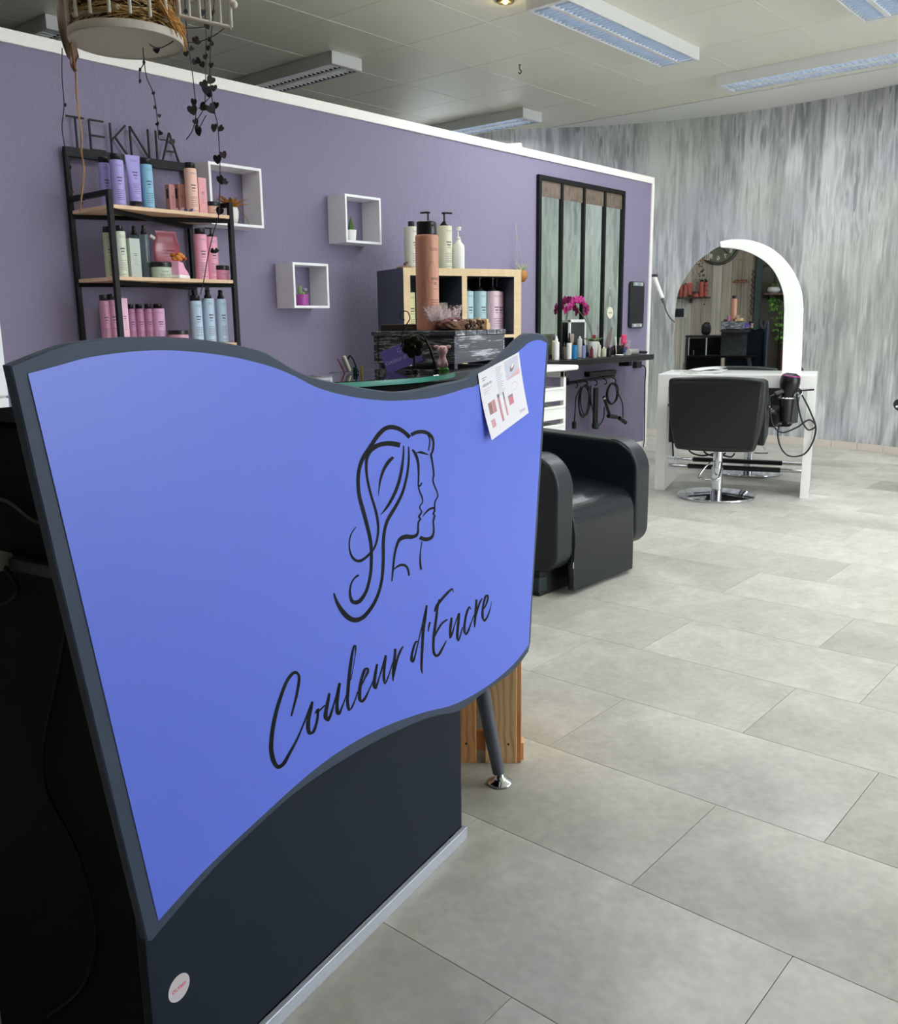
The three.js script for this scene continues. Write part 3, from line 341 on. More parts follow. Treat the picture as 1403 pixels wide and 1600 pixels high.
function labelPlain(color) { const k = css(color); return plainLabel[k] ||= mat(0xffffff, 0.55, { map: canvasTex(128, 256, (g, w, h) => { g.fillStyle = k; g.fillRect(0, 0, w, h); g.fillStyle = 'rgba(40,30,45,0.7)'; for (let i = 0; i < 7; i++) g.fillRect(18 + (i % 3) * 6, 40 + i * 24, 90 - (i % 3) * 14, i < 2 ? 7 : 3); }) }); }
function squeezeTube(name, label, pos, h, w, color, group) {        // stands on its cap, crimped flat at the top
  const t = thing(name, label, 'tube', pos, 0, group), c = h * 0.15, P = [], U = [], I = [], N = 28, M = 12;
  for (let j = 0; j <= M; j++) { const f = j / M, y = c + f * (h - c), rz = lerp(w * 0.36, w * 0.5, f), rx = lerp(w * 0.36, 0.0016, Math.pow(f, 1.35)); for (let i = 0; i <= N; i++) { const a = i / N * Math.PI * 2; P.push(rx * -Math.cos(a), y, rz * Math.sin(a)); U.push(i / N, f); } }
  for (let j = 0; j < M; j++) for (let i = 0; i < N; i++) { const a = j * (N + 1) + i, b = a + 1, d = a + N + 1, e = d + 1; I.push(a, b, d, b, e, d); }
  const g = new THREE.BufferGeometry(); g.setAttribute('position', new THREE.Float32BufferAttribute(P, 3)); g.setAttribute('uv', new THREE.Float32BufferAttribute(U, 2)); g.setIndex(I); g.computeVertexNormals();
  const m = labelled(color).clone(); m.side = THREE.DoubleSide; part(t, 'body', g, m);
  part(t, 'cap', lathe([[0, 0], [w * 0.34, 0], [w * 0.36, 0.003], [w * 0.36, c], [0, c]], 26), capMat); return t;
}

// ---------------------------------------------------------------- black metal product shelf with the sign
const SX0 = -4.07, SX1 = -3.734, SZ0 = -2.137, SZ1 = -2.757, SH = [1.672, 1.373, 1.076, 0.7, 0.3];
{
  const t = thing('product_shelf', 'tall black metal shelf with pale wooden boards and a letter sign on top', 'shelf', [0, 0, 0]);
  const P = 0.022, h = P / 2;
  for (const z of [SZ0, SZ1]) for (const x of [SX0, SX1]) part(t, 'post', box2(x - h, 0, z - h, x + h, x === SX0 ? 1.93 : 1.732, z + h, 0.001), blackMetal);
  for (const z of [SZ0, SZ1]) part(t, 'side_rail', box2(SX0, 1.71, z - h, SX1 - h, 1.732, z + h, 0.001), blackMetal);
  const boardMat = mat(0xf7e2d6, 0.5, { map: oakMap });
  SH.forEach((y) => {
    part(t, 'shelf_board', metreUV(box2(SX0 - 0.005, y - 0.016, SZ1 - 0.0, SX1 + 0.008, y, SZ0, 0.001), false), boardMat);
    part(t, 'cross_brace', beam([SX0, y - 0.026, SZ0], [SX1, y - 0.026, SZ1], 0.02, 0.018), blackMetal); part(t, 'cross_brace', beam([SX1, y - 0.027, SZ0], [SX0, y - 0.027, SZ1], 0.02, 0.018), blackMetal);
  });
  const sign = part(t, 'sign_bar', box2(SX0 - 0.006, 1.905, SZ1 - 0.012, SX0 + 0.016, 1.945, SZ0 + 0.012, 0.001), blackMetal);
  // thin letters: T E K N I A drawn as strips in the plane of the back posts
  const H = 0.132, y0 = 1.945, W = 0.0075, s = (z0, a, z1, b) => beam([SX0, y0 + a * H, z0], [SX0, y0 + b * H, z1], W, W);
  const L = { T: [[0, 1, 1, 1], [0.5, 0, 0.5, 1]], E: [[0, 0, 0, 1], [0, 1, 1, 1], [0, 0.5, 1, 0.5], [0, 0.03, 1, 0.03]], K: [[0, 0, 0, 1], [0, 0.42, 1, 1], [0.28, 0.55, 1, 0]], N: [[0, 0, 0, 1], [0, 1, 1, 0], [1, 0, 1, 1]], I: [[0, 0, 0, 1]], A: [[0, 0, 0.5, 1], [0.5, 1, 1, 0], [0.2, 0.35, 0.8, 0.35]] };
  let z = SZ0 - 0.018; for (const [c, w, gap] of [['T', 0.081, 0.025], ['E', 0.071, 0.031], ['K', 0.078, 0.022], ['N', 0.094, 0.042], ['I', 0.001, 0.028], ['A', 0.09, 0]]) { part(sign, 'letter', L[c].map(([a, b, d, e]) => s(z - a * w, b, z - d * w, e)), blackMetal); z -= w + gap; }
}
{
  const X = -3.84, G1 = 'products on the top board of the black shelf', G2 = 'products on the middle board of the black shelf', G3 = 'products on the low board of the black shelf';
  const [a, b, c] = SH;
  const lav = 0xa69ddc, blue = 0x86bcd8, peach = 0xefc4b3, sage = 0xd6ddca, pink = 0xeda9c2, ice = 0xb9cfe2, rose = 0xc989ae;
  shampoo('shampoo_bottle', 'lavender bottle at the start of the top board, half hidden behind its taller-looking twin', [-3.93, a, -2.235], 0.225, 0.024, lav, G1);
  shampoo('shampoo_bottle', 'lavender bottle with black cap beside the front post on the top board', [X, a, -2.245], 0.228, 0.029, lav, G1);
  squeezeTube('squeeze_tube', 'lavender squeeze tube standing on its black cap on the top board', [X, a, -2.325], 0.232, 0.074, lav, G1);
  shampoo('shampoo_bottle', 'sky blue bottle with black cap on the top board', [X, a, -2.39], 0.226, 0.0265, blue, G1);
  carton('product_carton', 'slim rose gold carton with dark window, first of two on the top board', [-3.9, a, -2.545], 0.032, 0.135, 0.034, 0xc98f8b, G1, true);
  carton('product_carton', 'slim rose gold carton with dark window standing against the peach bottle', [-3.9, a, -2.595], 0.036, 0.142, 0.038, 0xd39a92, G1, true);
  shampoo('shampoo_bottle', 'peach pink bottle with black cap on the top board', [X + 0.02, a, -2.608], 0.232, 0.029, peach, G1, 0.8);
  carton('product_carton', 'pale pink upright carton between the peach bottle and the peach jar', [X + 0.01, a, -2.662], 0.045, 0.17, 0.045, 0xe6a5ab, G1, true);
  jar('cream_jar', 'low peach jar with black lid at the end of the top board', [X + 0.02, a, -2.72], 0.066, 0.0345, 0xe7b9a8, G1);
  // two small butterflies of folded paper lying on the board edge
  for (const [z, col, l] of [[-2.487, 0xe2bcc0, 'tiny pale pink folded butterfly lying on the top board'], [-2.535, 0x54628c, 'tiny slate blue folded butterfly lying on the top board']]) {
    const t = thing('butterfly_ornament', l, 'ornament', [-3.75, a, z], 0.4); for (const s of [-1, 1]) part(t, 'wing', prism([[0, 0.001], [0.012, 0.016], [0.026, 0.014], [0.022, 0.004], [0.018, 0.0], [0.006, 0.0]].map(([x, y]) => [x * s, y]), 0.0012).rotateX(-0.5).translate(0, 0.001, 0), mat(col, 0.4));
    part(t, 'clip', bx(0.006, 0.004, 0.02, 0, 0.002, 0, 0.001), blackPlastic);
  }
  shampoo('shampoo_bottle', 'pale green bottle half hidden behind the front post on the middle board', [-3.93, b, -2.225], 0.226, 0.022, 0xbcc0a0, G2);
  shampoo('shampoo_bottle', 'pale green bottle with black cap just beside the front post on the middle board', [X, b, -2.233], 0.226, 0.0245, sage, G2, 0.6);
  carton('product_carton', 'sage grey upright carton on the middle board', [X, b, -2.288], 0.052, 0.172, 0.05, 0xc2cbc2, G2);
  const clearM = mat(0xd7e4ea, 0.08, { transmission: 0.85, thickness: 0.03, ior: 1.35, attenuationColor: 0x4a8a8c, attenuationDistance: 0.06 });
  sprayBottle('spray_bottle', 'clear spray bottle with black head nearest the sage carton', [X, b, -2.352], 0.235, 0.021, 0xffffff, G2, clearM);
  sprayBottle('spray_bottle', 'clear spray bottle with black head set back beside the burgundy pouch', [-3.92, b, -2.352], 0.238, 0.02, 0xffffff, G2, clearM);
  { // stand-up refill pouch
    const t = thing('refill_pouch', 'shiny rose red refill pouch with a white spout on the middle board', 'pouch', [-3.9, b, -2.505], 0, G2), P = [], U = [], I = [], N = 32, M = 14;
    for (let j = 0; j <= M; j++) { const f = j / M, y = f * 0.215, rz = 0.076 - 0.006 * Math.sin(f * 3) - Math.max(0, f - 0.72) * 0.085, rx = lerp(0.034, 0.002, Math.pow(f, 0.8)) + 0.004 * Math.sin(f * 9); for (let i = 0; i <= N; i++) { const q = i / N * Math.PI * 2, wr = 1 + 0.12 * Math.sin(q * 5 + f * 8) * (1 - f); P.push(-rx * wr * Math.cos(q), y, rz * Math.sign(Math.sin(q)) * Math.pow(Math.abs(Math.sin(q)), 0.7)); U.push(i / N, f); } }
    for (let j = 0; j < M; j++) for (let i = 0; i < N; i++) { const p = j * (N + 1) + i; I.push(p, p + 1, p + N + 1, p + 1, p + N + 2, p + N + 1); }
    const g = new THREE.BufferGeometry(); g.setAttribute('position', new THREE.Float32BufferAttribute(P, 3)); g.setAttribute('uv', new THREE.Float32BufferAttribute(U, 2)); g.setIndex(I); g.computeVertexNormals();
    const m = labelled(0xa65566, 0.22, 'rgba(60,20,35,0.6)').clone(); m.side = THREE.DoubleSide; part(t, 'body', g, m); part(t, 'top_seam', bx(0.0025, 0.014, 0.112, 0, 0.217, 0, 0.001), mat(0xb46a78, 0.2));
    part(t, 'spout', bar([0, 0.186, 0.062], [0, 0.2, 0.086], 0.009), mat(0xe9e4de, 0.4));
  }
  jar('cream_jar', 'wide sage green jar with black lid on the middle board', [X + 0.05, b, -2.4], 0.072, 0.046, 0xc3d0bd, G2);
  { // little sneaker planter
    const t = thing('sneaker_planter', 'pink and white sneaker-shaped pot filled with dried orange flowers', 'planter', [X + 0.075, b, -2.478], 0, G2);
    const sh = new THREE.Shape(); sh.moveTo(0.047, 0.014); sh.bezierCurveTo(0.052, 0.03, 0.03, 0.036, 0.012, 0.05); sh.lineTo(-0.002, 0.072); sh.lineTo(-0.042, 0.076); sh.bezierCurveTo(-0.052, 0.05, -0.047, 0.03, -0.048, 0.014); sh.lineTo(0.047, 0.014);
    part(t, 'upper', prism(sh, 0.046, 0.006, 3).translate(0, 0, -0.023).rotateY(Math.PI / 2 + 0.5), mat(0xeaa9c4, 0.5)); part(t, 'sole', prism(roundRect(0.1, 0.016, 0.007, 0, 0.008), 0.05, 0.003).translate(0, 0, -0.025).rotateY(Math.PI / 2 + 0.5), mat(0xf4f1ee, 0.5));
    part(t, 'tongue', bx(0.012, 0.04, 0.03, 0.012, 0.052, 0.014, 0.004), mat(0xf1edf0, 0.5)); for (let k = 0; k < 3; k++) part(t, 'lace', bx(0.004, 0.003, 0.03, 0.022, 0.036 + k * 0.009, 0.014, 0.001), mat(0x23202a, 0.6));
    for (let k = 0; k < 16; k++) { const q = R() * 6.3, rr = R() * 0.03; part(t, 'dried_flower', ball(0.012 + R() * 0.005, rr * Math.cos(q), 0.088 + R() * 0.022, rr * Math.sin(q), 1, 0.75, 1, 6), mat([0xc9772e, 0xd98f45, 0xa9562a][k % 3], 0.85)); }
  }
  shampoo('shampoo_bottle', 'bright pink bottle with flat black cap on the middle board', [X + 0.02, b, -2.638], 0.238, 0.031, pink, G2, 0.78);
  pumpBottle('pump_bottle', 'bright pink bottle with black pump on the middle board', [X + 0.02, b, -2.7], 0.245, 0.029, pink, G2, Math.PI / 2, capMat, 0.83);
  jar('cream_jar', 'low pink jar with black lid in the corner of the middle board', [X + 0.04, b, -2.735], 0.07, 0.037, 0xdc8faa, G2);
  const b3 = [['dusty pink bottle with black cap, first on the low board', -2.14, 0.021, 0xb57c96, 0.222], ['dusty pink bottle with black cap behind the front post on the low board', -2.178, 0.0205, 0xb57c96, 0.226]];
  for (const [l, z, r, col, h] of b3) shampoo('shampoo_bottle', l, [X - 0.02, c, z], h, r, col, G3);
  carton('product_carton', 'narrow pale pink carton just beside the front post on the low board', [X, c, -2.215], 0.036, 0.208, 0.036, 0xeebfd4, G3);
  [['mauve bottle with black cap, first of four in a slanting row', -2.29, -3.9], ['mauve bottle with black cap, second of four in a slanting row', -2.325, -3.885], ['mauve bottle with black cap, third of four in a slanting row', -2.362, -3.87], ['paler mauve bottle with black cap, foremost of four in a slanting row', -2.402, -3.85]].forEach(([l, z, x], i) => shampoo('shampoo_bottle', l, [x, c, z], 0.184, i === 3 ? 0.029 : 0.022, i === 3 ? 0xd9a6cd : 0xb27a9c, G3, 0.66));
  jar('cream_jar', 'low pink jar with black lid on the low board beside the mauve bottles', [X + 0.04, c, -2.47], 0.063, 0.046, 0xdca3bd, G3);
  shampoo('shampoo_bottle', 'icy blue bottle with flat black cap on the low board', [X + 0.02, c, -2.588], 0.225, 0.029, ice, G3, 0.8);
  sprayBottle('spray_bottle', 'icy blue bottle with black spray head, the middle one of three', [X + 0.02, c, -2.66], 0.255, 0.0285, ice, G3);
  sprayBottle('spray_bottle', 'icy blue bottle with black spray head nearest the outer post', [X + 0.03, c, -2.727], 0.252, 0.026, ice, G3);
}
// ---------------------------------------------------------------- white square wall boxes and the plants in them
{
  const G = 'white square wall boxes', bxm = mat(0xf2f1f3, 0.45);
  function wallBox(label, z0, z1, y0, y1, x) { const t = thing('wall_box_shelf', label, 'wall shelf', [0, 0, 0], 0, G), k = 0.014; part(t, 'top_panel', box2(WX + 0.001, y1 - k, z1, x, y1, z0, 0.001), bxm); part(t, 'bottom_panel', box2(WX + 0.001, y0, z1, x, y0 + k, z0, 0.001), bxm); for (const z of [z0 - k, z1]) part(t, 'side_panel', box2(WX + 0.001, y0 + k, z, x, y1 - k, z + k, 0.001), bxm); }
  wallBox('white square wall box next to the product shelf holding an orange-leaved plant', -2.803, -3.128, 1.653, 1.95, -3.95);
  wallBox('white square wall box with the small green cactus, highest of the pair', -3.712, -4.0, 1.617, 1.883, -3.95);
  wallBox('white square wall box with the purple pot, lowest on the wall', -3.308, -3.566, 1.247, 1.491, -3.95);
  const leafG = (l, w, bend = 0.3) => { const P = [], I = []; for (let i = 0; i <= 6; i++) { const f = i / 6, ww = w * Math.sin(Math.PI * Math.pow(f, 0.75)) * 0.5; for (const s of [-1, 0, 1]) P.push(s * ww, l * f * Math.cos(bend * f), l * f * Math.sin(bend * f) + (s ? 0.0 : -0.002)); } for (let i = 0; i < 6; i++) for (let k = 0; k < 2; k++) { const a = i * 3 + k; I.push(a, a + 1, a + 3, a + 1, a + 4, a + 3); } const g = new THREE.BufferGeometry(); g.setAttribute('position', new THREE.Float32BufferAttribute(P, 3)); g.setIndex(I); g.computeVertexNormals(); return g; };
  const t = thing('potted_plant', 'orange-leaved plant in a small white pot inside the wall box by the shelf', 'plant', [-3.98, 1.667, -2.945]);
  part(t, 'pot', lathe([[0, 0], [0.028, 0], [0.036, 0.03], [0.038, 0.06], [0.034, 0.078], [0.03, 0.078], [0.03, 0.066], [0, 0.066]]), mat(0xe9e7e4, 0.5));
  const om = mat(0xb87a28, 0.7, { side: THREE.DoubleSide }); for (let i = 0; i < 17; i++) { const a = i * 2.4, tilt = 0.25 + 0.75 * ((i * 7) % 17) / 17; part(t, 'leaf', leafG(0.085 + 0.03 * ((i * 5) % 7) / 7, 0.028, 0.5).rotateX(tilt).rotateY(a).translate(0.006 * Math.sin(a), 0.068, 0.006 * Math.cos(a)), om); }
  part(t, 'leaf', leafG(0.1, 0.02, 0.4).rotateX(2.1).rotateY(2.6).translate(0.02, 0.075, -0.02), om);
  const c1 = thing('potted_cactus', 'small pointed green cactus in a white pot inside the upper wall box', 'cactus', [-4.0, 1.631, -3.8]);
  part(c1, 'pot', lathe([[0, 0], [0.024, 0], [0.031, 0.062], [0.028, 0.062], [0.027, 0.055], [0, 0.055]]), mat(0xf4f3f1, 0.5));
  { const P = []; for (let i = 0; i <= 10; i++) P.push([0.02 * Math.sin(Math.PI * (0.62 + 0.38 * i / 10)) * (1.05 - 0.2 * i / 10) + 0.0002, 0.056 + 0.085 * i / 10]); const g = new THREE.LatheGeometry(P.map(([r, y]) => new THREE.Vector2(r, y)), 24), q = g.attributes.position; for (let i = 0; i < q.count; i++) { const a = Math.atan2(q.getZ(i), q.getX(i)), k = 1 + 0.16 * Math.cos(a * 6); q.setX(i, q.getX(i) * k); q.setZ(i, q.getZ(i) * k); } g.computeVertexNormals(); part(c1, 'stem', g, mat(0x4c6b2f, 0.8)); }
  const c2 = thing('potted_succulent', 'little succulents in a bright purple pot inside the lower wall box', 'succulent', [-4.0, 1.261, -3.405]);
  part(c2, 'pot', lathe([[0, 0], [0.031, 0], [0.035, 0.006], [0.036, 0.052], [0.038, 0.06], [0.034, 0.06], [0.033, 0.053], [0, 0.053]]), mat(0xa5489c, 0.45));
  part(c2, 'stem', ball(0.014, 0, 0.08, 0.012, 1, 2.1, 1, 10), mat(0x7d9160, 0.8)); part(c2, 'stem', ball(0.01, 0.006, 0.064, -0.006, 1, 1.2, 1, 10), mat(0x8a9a4a, 0.8)); part(c2, 'flower_head', ball(0.014, 0.002, 0.088, -0.022, 1, 0.8, 1, 10), mat(0xa29ab5, 0.9)); part(c2, 'flower_stem', bar([0.002, 0.05, -0.02], [0.002, 0.085, -0.022], 0.003), mat(0x4f6a3a, 0.8));
}
// ---------------------------------------------------------------- crate and the display on it
{
  const CT = 1.84, C0 = [-1.52, 1.055, -1.794], CL = 0.345, CW = 0.238, CH = 0.084;
  const wash = mat(0xffffff, 0.7, { map: rep(washMap, 2.6, 2.2), bumpMap: rep(washMap, 2.6, 2.2), bumpScale: 0.0006 }), washSide = mat(0xffffff, 0.7, { map: rep(washMap, 0.8, 2.4) });
  const cp = (x, y, z) => [C0[0] - 0.2659 * x + 0.964 * z, y, C0[2] - 0.964 * x - 0.2659 * z];
  const t = thing('washed_crate', 'grey washed wooden crate with worn white streaks standing on the reception desk', 'crate', C0, CT);
  part(t, 'side_panel', metreUV(box2(0.012, 0, -0.012, CL - 0.012, CH - 0.013, 0, 0.0015)), washSide); part(t, 'side_panel', metreUV(box2(0.012, 0, -CW, CL - 0.012, CH - 0.013, -CW + 0.012, 0.0015)), wash);
  part(t, 'end_panel', metreUV(box2(0.004, 0, -CW + 0.012, 0.014, CH - 0.013, -0.012, 0.0015)), wash); part(t, 'end_panel', metreUV(box2(CL - 0.012, 0, -CW, CL, CH - 0.013, 0, 0.0015)), wash);
  for (const z of [-0.012, -CW]) part(t, 'corner_post', metreUV(box2(0, 0, z, 0.0125, CH - 0.013, z + 0.012, 0.0015)), wash);
  for (let i = 0; i < 5; i++) part(t, 'lid_slat', metreUV(box2(-0.004 + i * 0.0705, CH - 0.0125, -CW - 0.004, -0.004 + i * 0.0705 + 0.066, CH, 0.004, 0.001)), wash);
  for (const x of [0.02, CL - 0.04]) for (const z of [-0.03, -CW + 0.01]) part(t, 'foot', box2(x, -0.014, z, x + 0.02, 0, z + 0.02, 0.001), wash);
  const Y = C0[1] + CH;
  // big terracotta bottle
  const bt = canvasTex(1024, 1024, (g, w, h) => {
    g.fillStyle = '#d99a80'; g.fillRect(0, 0, w, h); g.fillStyle = '#4a2a22'; g.textAlign = 'center'; g.font = '44px serif'; g.fillText('TEKNIA', 560, 170);
    g.strokeStyle = 'rgba(150,70,48,0.55)'; g.lineWidth = 6; g.beginPath(); g.ellipse(500, 400, 60, 110, 0.1, 0, 6.3); g.moveTo(480, 300); g.bezierCurveTo(380, 420, 520, 560, 440, 700); g.moveTo(380, 480); g.bezierCurveTo(320, 560, 400, 640, 350, 740); g.moveTo(360, 500); g.bezierCurveTo(420, 520, 380, 640, 420, 700); g.stroke();
    g.font = 'bold 40px sans-serif'; g.fillText('ARGAN', 560, 480); g.fillText('OIL', 560, 530); g.fillRect(520, 572, 80, 4);
    for (let i = 0; i < 7; i++) g.fillRect(478 + (i % 2) * 10, 690 + i * 26, 170 - (i % 2) * 20, 5); g.fillRect(478, 770, 170, 9);
  });
  const b = thing('display_bottle', 'large terracotta shampoo bottle with black cap standing on the washed crate', 'bottle', cp(0.082, Y, -0.116), -0.2);
  const br = 0.0305, bh = 0.246; part(b, 'body', body(br, bh), mat(0xffffff, 0.45, { map: bt })); part(b, 'cap', lathe([[0, bh], [br * 0.86, bh], [br * 0.87, bh + 0.002], [br * 0.86, bh + 0.031], [br * 0.82, bh + 0.034], [0, bh + 0.034]], 32), capMat); part(b, 'cap_notch', bx(0.014, 0.003, 0.004, 0.0245, bh + 0.023, 0, 0.001), blackPlastic);
  // dark tray board under the display
  solo('dark_board', 'flat dark brown board lying on the crate beneath the terracotta bottle', 'board', metreUV(box2(0.012, 0, -0.222, 0.11, 0.018, -0.15, 0.002)), mat(0x3a2a20, 0.7)).position.set(...C0).setY(Y); scene.children.at(-1).rotation.y = CT;
  // bark piece
  { const g = new THREE.IcosahedronGeometry(1, 4), p = g.attributes.position; for (let i = 0; i < p.count; i++) { const v = V().fromBufferAttribute(p, i), n = fbm(v.x * 0.2 + 0.5, v.z * 0.2 + v.y * 0.15 + 0.5, 11, 9, 4) - 0.5, k = 1 + n * 0.7; p.setXYZ(i, v.x * 0.105 * k, Math.max(0.0, 0.014 + v.y * 0.02 * k), v.z * 0.04 * k); } g.computeVertexNormals();
    const m = mat(0x6d4a35, 0.9, { bumpMap: leatherBump, bumpScale: 0.002 }); const o = solo('bark_piece', 'rough piece of brown bark lying on the crate under the pink feathers', 'bark', g, m); o.position.set(...cp(0.135, Y, -0.07)); o.rotation.y = CT + 0.25; }
  // feathers
  { const t2 = thing('feather_bunch', 'fluffy pale pink feathers and dried roses lying against the terracotta bottle', 'feathers', cp(0.08, Y + 0.018, -0.066), CT), fm = mat(0xf4e4e6, 0.95, { side: THREE.DoubleSide }), r = rng(3);
    for (let f = 0; f < 14; f++) { const gs = [], x0 = -0.055 + f * 0.0085 + r() * 0.006, lean = -0.6 + f * 0.1 + (r() - 0.5) * 0.7, len = 0.03 + r() * 0.022, zz = (r() - 0.5) * 0.03; for (let i = 0; i < 64; i++) { const q = i / 64, s = i % 2 ? 1 : -1, sp = (0.011 + r() * 0.007) * (1 - q * 0.45), X = x0 + lean * len * q, Y2 = 0.004 + len * q * 0.8; gs.push(tube([[X, Y2, zz], [X + s * sp * 0.55, Y2 + 0.003 + r() * 0.004, zz + (r() - 0.5) * 0.012], [X + s * sp, Y2 + 0.004 + r() * 0.009, zz + (r() - 0.5) * 0.024]], 0.00035, 3, 3)); } part(t2, 'feather', gs, fm).userData.kind = 'stuff'; }
    for (let k = 0; k < 5; k++) part(t2, 'dried_rose', [0, 1, 2, 3].map((j) => new THREE.TorusGeometry(0.0045 + j * 0.0022, 0.003, 5, 10).rotateX(1.2).translate(-0.035 + k * 0.021, 0.006 + (k % 2) * 0.006 - j * 0.001, 0.02)), mat([0x8d5c63, 0x9a6a70, 0xc7b4ab][k % 3], 0.9)); }
  // dried bunch
  { const t3 = thing('dried_bouquet', 'small bunch of dried brown and cream flowers at the edge of the crate', 'dried flowers', cp(0.2, Y, -0.03), CT), r = rng(9), ms = [0x5a4138, 0x8a6a55, 0xd9c9ae, 0x3b2c2b, 0xa88d7a].map((c) => mat(c, 0.95));
    for (let k = 0; k < 90; k++) { const a = r() * 6.3, q = Math.sqrt(r()); part(t3, 'flower_head', new THREE.IcosahedronGeometry(0.0035 + r() * 0.0035, 0).translate(q * 0.05 * Math.cos(a), 0.006 + r() * 0.032 * (1 - q * 0.5), q * 0.022 * Math.sin(a)), ms[k % 5]); }
    for (let k = 0; k < 9; k++) part(t3, 'stem', bar([-0.05 + r() * 0.03, 0.004 + r() * 0.006, r() * 0.02 - 0.01], [0.03 + r() * 0.03, 0.01 + r() * 0.02, r() * 0.02 - 0.005], 0.0009, 5), ms[2]); }
  // wooden block with a sloping groove
  { const t4 = thing('wooden_block', 'two-step pale wooden block at the far end of the crate', 'wooden block', cp(0.255, Y, -0.045), CT + 0.3), wm = mat(0xffffff, 0.55, { map: rep(pineMap, 3, 3) }); part(t4, 'block', metreUV(box2(-0.045, 0, -0.035, 0.05, 0.019, 0.03, 0.002)), wm); part(t4, 'step', metreUV(box2(-0.045, 0.019, -0.035, -0.002, 0.03, 0.03, 0.002)), wm); }
  { const t5 = thing('pink_box', 'small bright pink box standing behind the dried flowers', 'box', cp(0.205, Y, -0.16), CT - 0.25); part(t5, 'box', bx(0.045, 0.062, 0.02, 0, 0.031, 0, 0.001), mat(0xd67fb4, 0.5)); part(t5, 'print', bx(0.03, 0.012, 0.0006, 0, 0.045, 0.0102, 0), mat(0xb8589a, 0.5)); part(t5, 'burgundy_sleeve', bx(0.022, 0.04, 0.021, -0.03, 0.036, 0.002, 0.001), mat(0x6d2742, 0.5)); }
}
